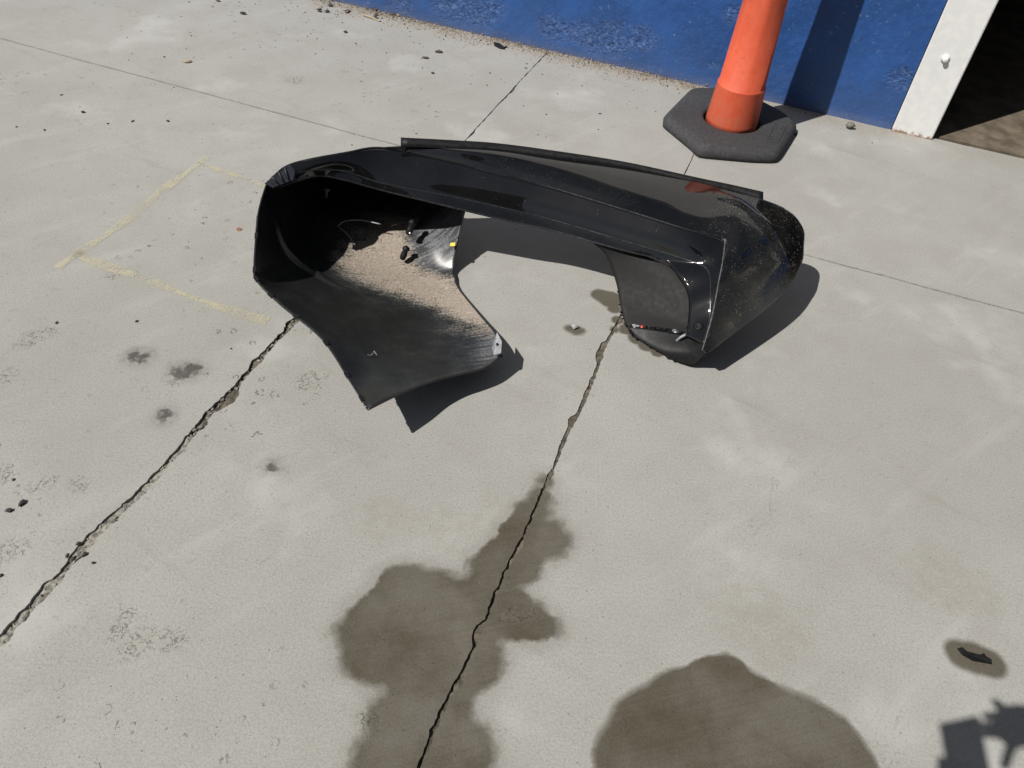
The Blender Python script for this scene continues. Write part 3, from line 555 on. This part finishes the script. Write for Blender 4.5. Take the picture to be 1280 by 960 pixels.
for i in range(len(g)-1):
    for j in range(len(ss)-1): bm.faces.new((g[i][j], g[i][j+1], g[i+1][j+1], g[i+1][j]))
obj("front_wall", bm, M_WALL, bld, True)
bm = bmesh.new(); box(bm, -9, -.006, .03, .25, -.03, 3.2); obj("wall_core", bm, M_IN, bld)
bm = bmesh.new(); box(bm, -9, -.004, -.004, .028, 1.102, 3.194); obj("upper_wall", bm, M_UP, bld)
bm = bmesh.new(); box(bm, .0, .178, -.012, .2, -.01, 3.196)
bmesh.ops.bevel(bm, geom=[e for e in bm.edges if abs(e.verts[0].co.z-e.verts[1].co.z) > 1], offset=.004, segments=2, affect='EDGES')
post = obj("door_post", bm, M_WHITE, bld); post['label'] = "white painted door post with a capped bolt near its foot"
bs, bz = POSTBOLT
bm = bmesh.new(); lathe(bm, [(.018, 0), (.018, .004), (.0115, .005), (.0115, .018), (.0095, .021)], 24)
bmesh.ops.rotate(bm, verts=bm.verts, matrix=Matrix.Rotation(R_(90), 3, 'X')); bmesh.ops.translate(bm, verts=bm.verts, vec=(bs, -.012, bz))
obj("bolt", bm, M_WHITE, post, True)
bm = bmesh.new(); box(bm, 3.3, 9, 0, .25, -.03, 3.2); obj("wall_panel", bm, M_WALL, bld)
bm = bmesh.new(); box(bm, .18, 3.298, .004, .24, 2.5, 3.194); obj("lintel", bm, M_UP, bld)
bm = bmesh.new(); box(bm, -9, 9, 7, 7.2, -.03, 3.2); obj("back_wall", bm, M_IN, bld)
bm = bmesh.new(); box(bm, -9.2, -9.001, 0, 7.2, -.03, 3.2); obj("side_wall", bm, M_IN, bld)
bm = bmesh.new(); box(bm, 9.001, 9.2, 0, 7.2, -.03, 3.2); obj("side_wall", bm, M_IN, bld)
bm = bmesh.new(); box(bm, -9.4, 9.4, -.02, 7.4, 3.201, 3.4); obj("roof", bm, M_ROOF, bld)
bm = bmesh.new(); box(bm, -8.9, 8.9, .036, 6.98, -.028, .003)
fl_ = obj("building_floor", bm, M_FLOOR, bld)

# unseen building, added behind the viewpoint for dark reflections in the black paint
opp = empty("added_reflection_building", (0, 0, 0)); tag(opp, "added unseen brown building behind the viewpoint, for dark reflections in the bumper", "building")
bm = bmesh.new(); box(bm, -2.0, 24, -16, -6.6, -.05, 9.4); obj("wall", bm, M_BROWN, opp)
bm = bmesh.new(); box(bm, -2.3, 24.5, -16.5, -6.3, 9.402, 9.7); obj("roof", bm, M_ROOF, opp)
for x, zo in [(x, z) for x in (1, 6, 11, 16) for z in (0, 3.2, 6.2)]:
    bm = bmesh.new(); box(bm, x, x+2.2, -6.596, -6.55, 1.1+zo, 2.9+zo); f_ = obj("window", bm, M_WHITE, opp)
    bm = bmesh.new(); box(bm, x+.08, x+2.12, -6.548, -6.54, 1.18+zo, 2.82+zo); obj("pane", bm, M_GLASS, f_)

# ------------------------------------------------------------------ the fallen bumper
bump = empty("car_bumper", (0.07, 2.3, 0))
tag(bump, "glossy black car bumper lying on the concrete, its left wing caked with tan dust", "bumper")
OFF = Vector(bump.location)
def sub(o):
    if o.parent is bump: o.location = -OFF
    return o
upc = sheet(UPPER, 10, 18)
lay = upc.verts.layers.float.new('wet'); lay2 = upc.verts.layers.float.new('film')
c8 = Vector(UPPER[3][9])
for v in upc.verts:
    s_ = (v.co.x-.62)+.35*(2.35-v.co.y)
    v[lay2] = max(0, min(1, (.215-v.co.z)/.09))*max(0, min(1, (v.co.x-.55)/.1))
    v[lay] = max(0, min(1, (v.co.x-.60+ .25*(2.45-v.co.y))/.10))
def press(bm, line, wdt, amt):
    pts = crline([Vector(p) for p in line], 10); bm.normal_update(); out = []
    for v in bm.verts:
        ds_ = [(v.co-p).length for p in pts]; dd = min(ds_)
        if dd < wdt:
            tt = ds_.index(dd)/(len(pts)-1); fade = min(1, tt*4, (1-tt)*2.2)
            n_ = v.normal if v.normal.z > 0 else -v.normal
            x = 1-dd/wdt; out.append((v, n_*(amt*fade*min(1, x*2.2))))
    for v, o_ in out: v.co += o_
press(upc, RIDGE, .024, .011)
cover = sub(obj("cover", upc, M_DROPS, bump, True))
solid(cover, .0032, -1)
def bead(row, r, m_, nm="edge_bead"):
    bm = bmesh.new(); tube(bm, crline([Vector(p) for p in row], 8), r, 8); return sub(obj(nm, bm, m_, bump, True))
bead(UPPER[3][:11], .0032, M_EDGE); bead(UPPER[3][9:], .0026, M_PALE_EDGE); bead(LOWER[2], .0028, M_EDGE); bead(LOWER[3][:10], .0030, M_EDGE)
lowc = sub(obj("lower_face", sheet(LOWER, 8, 6), M_GLOSS, bump, True)); solid(lowc, .0032, 0)
flg = sub(obj("rear_flange", sheet(FLANGE, 6, 2), M_BLK, bump, True)); solid(flg, .0035, 0)
# wing: dust and pale scuffed areas as weights
wb = sheet(WING, 20, 16, WDUST); press(wb, RIB, .022, .010); pl = wb.verts.layers.float.new('pale'); dl = wb.verts.layers.float['dust']
for v in wb.verts:
    a_ = math.exp(-((v.co-Vector(WING[2][5])).length/.10)**2)*1.0+math.exp(-((v.co-Vector(WING[2][6])).length/.11)**2)
    b_ = .8*math.exp(-((v.co-Vector(WING[8][6])).length/.10)**2)+.5*math.exp(-((v.co-Vector(WING[7][6])).length/.06)**2)+.55*math.exp(-((v.co-Vector(WING[8][0])).length/.03)**2)
    v[pl] = min(1, a_+b_)
    v[dl] = max(0, v[dl]-.8*min(1, a_))
wing = sub(obj("wing", wb, M_INNER, bump, True)); solid(wing, .0035, 0)
wing['label'] = "left wing of the bumper seen from inside, caked with tan dust"
panel = sub(obj("lower_panel", sheet(PANEL, 8, 8), M_PANEL, bump, True)); solid(panel, .003, 0)
plip = sub(obj("torn_lip", sheet(PLIP, 8, 8), M_BLK, bump, True)); solid(plip, .003, 0)
# torn edge: jagged chips along the fold
random.seed(41)
fold = crline([Vector(PANEL[4][0]), Vector(PANEL[4][1]), Vector(PANEL[4][2])], 9)
for i, p in enumerate(fold[2:]):
    bm = bmesh.new(); bmesh.ops.create_icosphere(bm, subdivisions=1, radius=random.uniform(.004, .0085))
    for v in bm.verts: v.co = Vector((v.co.x*random.uniform(.7, 1.8), v.co.y*random.uniform(.4, 1.1), v.co.z*random.uniform(.4, 1.2)))+p+Vector((0, random.uniform(-.004, .004), .006))
    sub(obj("torn_edge_bit", bm, [M_BLK, M_RED, M_LGREY][1 if i == 12 else (2 if i in (13, 14, 4) else 0)], plip))
random.seed(33)
edge_pts = crline([Vector(r[2]) for r in PANEL]+[Vector(PLIP[1][3]), Vector(PLIP[2][3])], 6)
for i, p in enumerate(edge_pts[14:]):
    if random.random() < .35: continue
    bm = bmesh.new(); r = random.uniform(.0025, .0055); bmesh.ops.create_icosphere(bm, subdivisions=1, radius=r)
    for v in bm.verts: v.co = Vector((v.co.x*random.uniform(.6, 2.2), v.co.y*random.uniform(.6, 1.6), v.co.z*random.uniform(.4, 1)))+p+Vector((random.uniform(-.003, .003), random.uniform(-.004, .002), .001))
    sub(obj("torn_edge_bit", bm, M_BLK, panel))
# parking sensors
def orient(bm, loc, nrm):
    q = Vector((0, 0, 1)).rotation_difference(Vector(nrm).normalized()).to_matrix().to_4x4(); q.translation = loc
    bmesh.ops.transform(bm, matrix=q, verts=bm.verts)
import mathutils
def snap(src, p):
    """nearest point and normal of a sheet that is already built"""
    dg = [(Vector(v.co)-Vector(p)).length for v in src.data.vertices]; i = dg.index(min(dg)); n_ = src.data.vertices[i].normal.copy()
    if n_.z < 0: n_ = -n_
    return Vector(src.data.vertices[i].co), n_
for p in SENSOR:
    q, n_ = snap(cover, p)
    bm = bmesh.new(); lathe(bm, [(.0125, -.001), (.0125, .0010), (.0115, .0016), (.0100, .0002), (.0097, .0002), (.0093, .0012), (.005, .0016)], 28); orient(bm, q, n_)
    sub(obj("parking_sensor", bm, M_GLOSS, bump, True))
q, n_ = snap(lowc, BOLT[0])
bm = bmesh.new(); lathe(bm, [(.017, -.001), (.017, .002), (.011, .003), (.010, .006), (.006, .007), (.0055, .004), (.001, .004)], 24); orient(bm, q, n_)
sub(obj("fastener", bm, M_BLK, bump, True))
q = Vector(CLIP[0]); bm = bmesh.new(); lathe(bm, [(.011, 0), (.011, .004), (.0045, .005), (.004, .022), (.005, .026)], 14); orient(bm, q, (.1, -.75, -.6))
sub(obj("push_clip", bm, M_LGREY, bump, True))
for p, sc in zip(BLOBS, (1.0, .9)):
    bm = bmesh.new(); lathe(bm, [(.006, -.03), (.011, -.026), (.013, -.008), (.010, .008), (.015, .012), (.013, .022), (.004, .028)], 14)
    for v in bm.verts: v.co *= sc*.95
    orient(bm, Vector(p)+Vector((0, 0, .02)), (.3, .5, .8)); e_ = sub(obj("wiring_plug", bm, M_BLK, bump, True))
bm = bmesh.new(); lathe(bm, [(.005, 0), (.005, .003), (.002, .004)], 12); orient(bm, Vector(BLOBS[0])+Vector((0, -.02, .008)), (0, -.7, .7)); sub(obj("screw", bm, M_STEEL, bump, True))
bm = bmesh.new(); box(bm, -.008, .008, -.006, .006, -.0015, .0015); orient(bm, Vector(TAG)+Vector((0, 0, .004)), (-.2, -.4, .8)); sub(obj("paint_tag", bm, M_YEL, bump))
bm = bmesh.new(); tube(bm, crline([Vector(p)+Vector((0, 0, .012)) for p in LOOP], 6), .0022, 6); sub(obj("wire", bm, M_LGREY, bump, True))
bm = bmesh.new(); tube(bm, crline([Vector(p)+Vector((0, 0, .012)) for p in LOOP2], 6), .0018, 6); sub(obj("wire", bm, M_LGREY, bump, True))
bm = bmesh.new(); sp = crline([Vector(p) for p in STRAP], 6); tube(bm, sp, .0042, 8); sub(obj("trim_strap", bm, M_LGREY, bump, True))
# lamp corner at the left end of the beam : flat ribbed mount
t_ = [Vector(p) for p in TAIL]; bm = bmesh.new()
nm_ = geometry.normal(t_); cc_ = sum(t_, Vector())/5; t_ = [p-nm_*((p-cc_).dot(nm_)) for p in t_]
vs = [bm.verts.new(p+Vector((-.004, -.006, .006))) for p in t_]; bm.faces.new(vs)
mt = sub(obj("lamp_mount", bm, M_MOUNT, bump)); solid(mt, .006, 0)
for f in (.3, .55, .8):
    a_ = t_[0].lerp(t_[1], f)+Vector((-.004, -.007, .012)); b_ = t_[4].lerp(t_[3], f)+Vector((-.004, -.007, .012))
    bm = bmesh.new(); tube(bm, [a_, b_], .0025, 6); sub(obj("rib", bm, M_MOUNT, mt, True))
# bent pale tab at the wing's tip
bm = bmesh.new(); vs = [bm.verts.new(Vector(p)+Vector((0, 0, .014))) for p in TABEND]; bm.faces.new(vs)
tb = sub(obj("bent_tab", bm, M_LGREY, wing)); solid(tb, .003, 0)
bm = bmesh.new(); lathe(bm, [(.004, -.001), (.004, .002), (.002, .003)], 12); orient(bm, (Vector(TABEND[0])+Vector(TABEND[2]))/2+Vector((0, 0, .017)), (0, -.3, 1)); sub(obj("rivet", bm, M_BLK, wing))
# rolled rim round the wing and its clip tabs
for rim in ([WING[i][0] for i in range(2, 9)], WING[8], [WING[i][6] for i in range(2, 9)]):
    bm = bmesh.new(); tube(bm, crline([Vector(p) for p in rim], 8), .0030, 6); sub(obj("rolled_rim", bm, M_EDGE, wing, True))
rp = crline([Vector(WING[i][0]) for i in range(2, 9)], 8)
for i in range(3, 47, 6):
    a_, b_ = rp[i], rp[i+1]; t_v = (b_-a_).normalized(); bm = bmesh.new(); box(bm, -.009, .009, -.004, .005, -.002, .0035)
    q_ = Matrix((t_v, Vector((0, 0, 1)).cross(t_v), Vector((0, 0, 1)))).transposed().to_4x4(); q_.translation = a_; bmesh.ops.transform(bm, matrix=q_, verts=bm.verts)
    sub(obj("clip_tab", bm, M_BLK, wing))
# pale scratches
for a_, b_ in ((0, 1), (1, 2), (2, 3), (3, 4), (4, 1)):
    q0, _n = snap(wing, SCUFF[a_]); q1, _n2 = snap(wing, SCUFF[b_])
    bm = bmesh.new(); tube(bm, [q0+_n*.0025, (q0+q1)/2+_n*.003, q1+_n2*.0025], .0007, 5); sub(obj("scratch", bm, M_LGREY, wing))
# red sliver of a side marker on the far right edge
q, n_ = snap(cover, (UPPER[0][11])); bm = bmesh.new(); box(bm, -.004, .004, -.02, .014, -.002, .003); orient(bm, q+Vector((-.004, -.02, -.02)), n_); sub(obj("side_marker", bm, M_RED, bump))

# ------------------------------------------------------------------ traffic post on its rubber base
cone = empty("traffic_post", (CONE[0], CONE[1], 0))
tag(cone, "orange plastic traffic post standing in a black rubber base by the blue wall", "traffic cone")
hx = [Vector((x, y)) for x, y in HEX]
hx += [Vector((.13, .285)), Vector((-.03, .335)), Vector((-.15, .305))]
for _ in range(2):
    hx = [q for a_, b_ in zip(hx, hx[1:]+hx[:1]) for q in (a_.lerp(b_, .09), a_.lerp(b_, .91))]
N = 96
def hexr(th):
    d_ = Vector((math.cos(th), math.sin(th))); best = .3
    for a_, b_ in zip(hx, hx[1:]+hx[:1]):
        e_ = b_-a_; den = d_.x*e_.y-d_.y*e_.x
        if abs(den) < 1e-9: continue
        t_ = (a_.x*e_.y-a_.y*e_.x)/den; u_ = (a_.x*d_.y-a_.y*d_.x)/den
        if t_ > 0 and -1e-6 <= u_ <= 1+1e-6: best = t_
    return best
bm = bmesh.new(); rings = []
for off, z in ((-.004, 0), (.004, .004), (.006, .022), (.002, .034), (-.006, .044), (-.020, .0515), (-.034, .054)):
    rings.append([bm.verts.new(((hexr(2*math.pi*i/N)+off)*math.cos(2*math.pi*i/N), (hexr(2*math.pi*i/N)+off)*math.sin(2*math.pi*i/N), z+.0012*noise.noise(Vector((i*.7, z*60, 1))))) for i in range(N)])
for r_, z in ((.145, .054), (.133, .0515), (.126, .046), (.122, .030)):
    rings.append([bm.verts.new((r_*math.cos(2*math.pi*i/N), r_*math.sin(2*math.pi*i/N), z)) for i in range(N)])
for a, b in zip(rings, rings[1:]):
    for i in range(N): bm.faces.new((a[i], a[(i+1) % N], b[(i+1) % N], b[i]))
bm.faces.new(rings[0][::-1]); bmesh.ops.recalc_face_normals(bm, faces=bm.faces)
base = obj("base", bm, M_RUB, cone, True)
bm = bmesh.new(); lathe(bm, [(.1155, .028), (.1135, .06), (.1035, .205), (.1040, .2085), (.1030, .212), (.0985, .215), (.0880, .555), (.0720, 1.15), (.0690, 1.22), (.0660, 1.24), (.045, 1.255), (.035, 1.28), (.040, 1.33), (.030, 1.36), (.008, 1.365)], 60)
for v in bm.verts:
    th = math.atan2(v.co.y, v.co.x)-R_(-92); ph_ = (th % (math.pi/3))-math.pi/6; t_ = max(0, min(1, (v.co.z-.23)/.45))*.75
    f = 1+t_*((math.cos(math.pi/6)/math.cos(ph_))*1.04-1); v.co.x *= f; v.co.y *= f
obj("tube", bm, M_ORANGE, cone, True)
# raised frame with a few worn strokes on the rubber
q = [Vector(p)-Vector((CONE[0], CONE[1], 0)) for p in CLAB]
for p in q: p.z = .0548
bm = bmesh.new()
for i in range(4): tube(bm, [q[i], q[(i+1) % 4]], .0022, 6)
obj("embossed_frame", bm, M_RUB, base)
for f0, f1, g0, g1 in ((.12, .30, .25, .25), (.12, .30, .75, .75), (.12, .12, .25, .75), (.70, .88, .25, .25), (.70, .88, .75, .75), (.79, .79, .25, .75)):
    pa = q[0].lerp(q[1], f0).lerp(q[3].lerp(q[2], f0), g0); pb = q[0].lerp(q[1], f1).lerp(q[3].lerp(q[2], f1), g1); bm = bmesh.new(); tube(bm, [pa, pb], .0016, 5); obj('embossed_mark', bm, M_RUB, base)

# ------------------------------------------------------------------ small things lying about
def lump(r, sx=1, sy=1, sz=.6, jag_=.35, sub_=2, seed=0):
    bm = bmesh.new(); bmesh.ops.create_icosphere(bm, subdivisions=sub_, radius=r)
    for v in bm.verts:
        n_ = noise.noise(v.co/r*1.3+Vector((seed*3.1, seed, 0)))
        v.co = v.co*(1+jag_*n_); v.co = Vector((v.co.x*sx, v.co.y*sy, v.co.z*sz))
    zmin = min(v.co.z for v in bm.verts)
    for v in bm.verts: v.co.z -= zmin+.0005
    return bm
def shard(pts, t, seed=0, lift=.0):
    bm = bmesh.new(); vs = [bm.verts.new((x, y, .001+lift*((x*7+y*5) % 1))) for x, y in pts]; f = bm.faces.new(vs)
    ex = bmesh.ops.extrude_face_region(bm, geom=[f]); up = [v for v in ex['geom'] if isinstance(v, bmesh.types.BMVert)]
    for v in up: v.co.z += t*(.6+.8*abs(noise.noise(v.co*30+Vector((seed, 0, 0))))); v.co.x *= .93; v.co.y *= .93
    bmesh.ops.recalc_face_normals(bm, faces=bm.faces); return bm
def put(name, bm, mat, key, label, cat, rz=0, smooth=False, group=None):
    o = obj(name, bm, mat, None, smooth); p = key if isinstance(key, (list, tuple)) else NEAR[key]
    o.location = (p[0], p[1], .0); o.rotation_euler[2] = rz; return tag(o, label, cat, group)
put("plastic_shard", shard([(-.042, .012), (-.01, .022), (.03, .004), (.040, .014), (.036, -.004), (.044, -.018), (.02, -.026), (-.02, -.014)], .008), M_BLK, 'shard', "torn dark plastic shard on the concrete just below the blue wall", "shard", R_(-28))
put("stone_chip", lump(.018, 1.1, .6, .35, .4, 2, 2), M_TAN, 'tan', "flat tan stone chip on bare concrete, above the long thin joint", "stone", R_(20))
put("stone", lump(.020, 1.1, .75, .8, .35, 2, 4), M_GREY, 'stone', "olive grey stone near the wall, right of the rubber base", "stone", R_(-10), True)
put("white_chip", shard([(-.030, .005), (-.022, .016), (.004, .008), (.032, -.012), (.024, -.022), (-.004, -.008)], .012), M_WCHIP, 'white', "white paint chip leaning at the foot of the white post", "chip", R_(-8))
bm = shard([(.8*x, .8*y) for x, y in [(-.045, .022), (-.036, .026), (-.024, .014), (.012, .008), (.026, .016), (.030, .006), (.044, .000), (.042, -.012), (-.010, -.010), (-.036, .004)]], .009)
put("plastic_fragment", bm, M_BLK, 'chip', "black curved plastic fragment lying in a small round wet spot", "fragment", R_(-3))
put("wet_pebble", lump(.009, 1.2, 1, .8, .5, 2, 6), M_LGREY, 'wetpeb', "pale broken pebble in a tiny wet spot between the bumper's ends", "pebble", 0)
bm = bmesh.new(); lathe(bm, [(.0095, .0005), (.0095, .002), (.0085, .0022)], 20); put("copper_coin", bm, M_COPPER, 'penny', "small copper coin-like disc inside the chalk outline", "coin")
put("rubber_scrap", shard([(-.022, .012), (.006, .026), (.03, .010), (.022, -.006), (.028, -.018), (0, -.014), (-.018, -.022)], .012), M_BLK, 'cone_chip', "torn black scrap tucked against the right side of the rubber base", "scrap", R_(25))
bm = bmesh.new(); tube(bm, [(-.06, .012, .006), (-.02, .004, .009), (.03, -.004, .005), (.055, -.014, .005)], [.004, .005, .0045, .003], 7); put("twig", bm, M_TAN, 'twig', "short pale twig in the dirt along the far wall", "twig", R_(-18))
put("dead_moth", shard([(-.016, 0), (-.002, .012), (.004, .03), (.008, .010), (.022, -.004), (.004, -.008)], .010), M_STONE, 'moth', "dark pointed scrap standing near the foot of the wall", "scrap", R_(10))
put("flat_pebble", lump(.013, 1.3, .7, .35, .3, 2, 8), M_STONE, 'd2', "flat black pebble alone on the concrete behind the bumper", "pebble")
# leaf litter against the wall
for i in range(12):
    a_ = random.uniform(0, 6.28); L = random.uniform(.022, .05); bm = bmesh.new(); prof = [(0, 0), (.3, .30), (.6, .26), (1, 0)]
    up = [bm.verts.new((L*t, L*h_, .004+.012*math.sin(t*3)*random.random())) for t, h_ in prof]; dn_ = [bm.verts.new((L*t, -L*h_, .004+.010*random.random())) for t, h_ in prof[1:3]]
    bm.faces.new((up[0], dn_[0], up[1])); bm.faces.new((up[1], dn_[0], dn_[1], up[2])); bm.faces.new((up[2], dn_[1], up[3]))
    o = obj("dead_leaf", bm, M_STONE if i % 3 else M_GRIT); solid(o, .001)
    o.location = (NEAR['leafpile'][0]+random.uniform(-.12, .30), NEAR['leafpile'][1]+random.uniform(-.07, .05), .001); o.rotation_euler = (0, 0, a_)
    tag(o, "curled dark leaf in the litter along the left end of the blue wall", "leaf", "dead leaves by the wall")
# round black seeds near the left joint
seedm = [lump(.01, 1+.25*(i % 3), .8, .55+.1*(i % 2), .55, 2, 30+i) for i in range(6)]
seedm = [obj("tmp", b, M_STONE) for b in seedm]; meshes = [o.data for o in seedm]
for o in seedm: bpy.data.objects.remove(o)
def peb(x, y, r, label, group, nm="pebble"):
    o = bpy.data.objects.new(nm, random.choice(meshes)); COL.objects.link(o); s_ = r/.01
    o.location = (x, y, 0); o.scale = (s_, s_, s_); o.rotation_euler[2] = random.uniform(0, 6.28); return tag(o, label, "pebble", group)
PEB_WORDS = ["left one of two black pebbles lying side by side at the far left", "right one of two black pebbles lying side by side at the far left", "black pebble just above the cluster on the rough left joint", "leftmost pebble of the cluster on the rough left joint", "largest black pebble of the cluster, sunk in the rough left joint", "black pebble just right of the cluster on the rough left joint", "outermost right pebble beside the cluster on the rough left joint", "black pebble at the very left edge, below the broken patch", "black pebble above the paired pebbles at the far left"]
for (x, y, r), t_ in zip(PEB, PEB_WORDS): peb(x, y, r*.66, t_, "black pebbles by the left joint")
for x, y, r in BLK: peb(x, y, r*.62, "small black pebble on the far left concrete", "loose dark pebbles on the far concrete")
cnt = 0
random.seed(5)
while cnt < 240:
    s_ = random.uniform(-3.6, -1.1); d_ = -abs(random.gauss(0, .55))-.02
    if random.random() < .35: s_ = random.uniform(-3.6, .0); d_ = -abs(random.gauss(0, .12))-.01
    p = wallw(s_, d_)
    if p.y < 2.75 and p.x > -.75: continue
    r = min(.0065, .0012+abs(random.gauss(0, .0014)))
    peb(p.x, p.y, r, "small black pebble on the far left concrete", "loose dark pebbles on the far concrete"); cnt += 1
# fine sandy grit heaped along the wall
random.seed(8)
bm = bmesh.new()
for i in range(5200):
    s_ = -3.6+3.0*random.random(); ww_ = .03+.06*max(0, noise.noise(Vector((s_*4, 0, 0)))+.4)
    if -.85 < s_: continue
    d_ = -abs(random.gauss(0, ww_)); r = random.uniform(.0012, .0040)*(1 if random.random() < .93 else 2)
    p = wallw(s_, d_); z = max(0, .012+d_*.25)*random.random()
    vs = [bm.verts.new(p+Vector((r*random.uniform(.6, 1.4)*math.cos(a), r*random.uniform(.6, 1.4)*math.sin(a), z))) for a in (0, 2.1, 4.2)]; t_ = bm.verts.new(p+Vector((0, 0, z+r*1.1)))
    for a in range(3): bm.faces.new((vs[a], vs[(a+1) % 3], t_))
o = obj("sand_grit", bm, M_GRIT); o['kind'] = 'stuff'; o['label'] = "brown sandy grit along the foot of the blue wall"
bm = bmesh.new()
for i in range(9000):
    x = random.uniform(-2.8, 1.2); y = random.uniform(.4, 4); r = random.uniform(.0005, .0013)
    if (Vector((x, y, 0))-WO).dot(WN) > -.02: continue
    if x > -.6 and random.random() < .6: continue
    vs = [bm.verts.new((x+r*math.cos(a)*random.uniform(.7, 1.5), y+r*math.sin(a), .0002)) for a in (0, 2.1, 4.2)]; t_ = bm.verts.new((x, y, r*1.1))
    for a in range(3): bm.faces.new((vs[a], vs[(a+1) % 3], t_))
o = obj("loose_grit", bm, M_STONE); o['kind'] = 'stuff'; o['label'] = "fine dark grit scattered over the concrete"

# ------------------------------------------------------------------ the photographer, whose shadow falls bottom right
M_SKIN = simple("skin", (.42, .25, .17), .55, .08, 60, .05); M_SHIRT = simple("grey_cotton", (.16, .17, .18), .9, .15, 80, .2); M_JEANS = simple("dark_denim", (.04, .05, .075), .9, .2, 90, .2); M_SHOE = simple("dark_shoe_leather", (.03, .028, .026), .6, .2, 60, .1)
cr_ = rx; cu = -dn
CP = Vector((0, 0, CAM_H))
def cl(r, u, f): return CP+cr_*r+cu*u+fw*f      # a point near the phone, along its own right, up and front
ph = bmesh.new(); box(ph, -.042, .042, -.081, .081, -.0045, .0045)
bmesh.ops.bevel(ph, geom=[e for e in ph.edges], offset=.003, segments=2, affect='EDGES')
ra_ = R_(12); pr_ = cr_*math.cos(ra_)+cu*math.sin(ra_); pu_ = cu*math.cos(ra_)-cr_*math.sin(ra_)
mm = Matrix((pr_, pu_, -fw)).transposed().to_4x4(); mm.translation = cl(-.036, -.070, -.016); bmesh.ops.transform(ph, matrix=mm, verts=ph.verts)
pho = obj("mobile_phone", ph, M_BLK); tag(pho, "black mobile phone held up by the photographer, known from its shadow", "phone")
sk = []   # chains: (points, radii), first point joined to an existing index
V_, E_, RAD = [], [], []
def chain(pts, rad, start=None):
    prev = start
    for p, r in zip(pts, rad):
        V_.append(Vector(p)); RAD.append(r); i = len(V_)-1
        if prev is not None: E_.append((prev, i))
        prev = i
    return prev
pel = chain([(0.02, -.52, .95)], [.15])
ch = chain([(.02, -.53, 1.12), (.02, -.52, 1.28), (.02, -.49, 1.40)], [.135, .15, .13], pel)
nk = chain([(.02, -.46, 1.49), (.02, -.42, 1.56)], [.058, .055], ch)
hd = chain([(.02, -.39, 1.62), (.02, -.38, 1.70), (.02, -.385, 1.76)], [.085, .098, .07], nk)
for s in (-1, 1):
    hp = chain([(.02+s*.10, -.52, .88), (.02+s*.12, -.51, .50), (.02+s*.12, -.53, .10)], [.092, .062, .045], pel)
    chain([(.02+s*.125, -.46, .045), (.02+s*.13, -.36, .03)], [.042, .032], hp)
    sh_ = (.02+s*.19, -.49, 1.41)
    if s < 0: el = (-.20, -.33, 1.22); wr = cl(-.085, -.22, -.06); pm = cl(-.055, -.135, -.045)
    else: el = (.36, -.12, 1.50); wr = cl(.125, .014, -.045); pm = cl(.038, .010, -.035)
    e1 = chain([sh_, el], [.06, .045], ch); w1 = chain([wr, pm], [.036, .042], e1)
    if s < 0: tips = [((-.092, -.10), (-.094, -.06)), ((-.093, -.115), (-.094, -.08)), ((-.090, -.13), (-.092, -.10)), ((-.085, -.145), (-.088, -.12))]; th = ((-.015, -.12), (-.006, -.085))
    else: tips = [((.030, .040), (.012, .058)), ((.015, .026), (-.010, .020)), ((.012, .006), (-.020, .000)), ((.012, -.012), (-.018, -.018))]; th = ((.040, -.03), (.028, -.085))
    for a, b in tips: chain([cl(*a, -.034), cl(*b, -.026)], [.0095, .008], w1)
    chain([cl(*th[0], -.045), cl(*th[1], -.034)], [.011, .009], w1)
me = bpy.data.meshes.new("person"); me.from_pydata(V_, E_, []); me.update()
per = bpy.data.objects.new("person", me); COL.objects.link(per)
sm = per.modifiers.new("skin", 'SKIN'); sm.use_smooth_shade = True
for sv, r in zip(me.skin_vertices[0].data, RAD): sv.radius = (r, r)
me.skin_vertices[0].data[0].use_root = True
per.modifiers.new("smooth", 'SUBSURF').levels = 2
per.modifiers["smooth"].render_levels = 2
dg = bpy.context.evaluated_depsgraph_get(); me2 = bpy.data.meshes.new_from_object(per.evaluated_get(dg)); per.modifiers.clear(); per.data = me2
for mt_ in (M_SKIN, M_SHIRT, M_JEANS, M_SHOE): me2.materials.append(mt_)
for p in me2.polygons:
    p.use_smooth = True; c = p.center
    p.material_index = 3 if c.z < .09 else 2 if c.z < 1.0 else 1 if (c.z < 1.47 and c.y < -.17) else 0
tag(per, "person in a grey shirt holding up a phone, standing behind the viewpoint", "person")
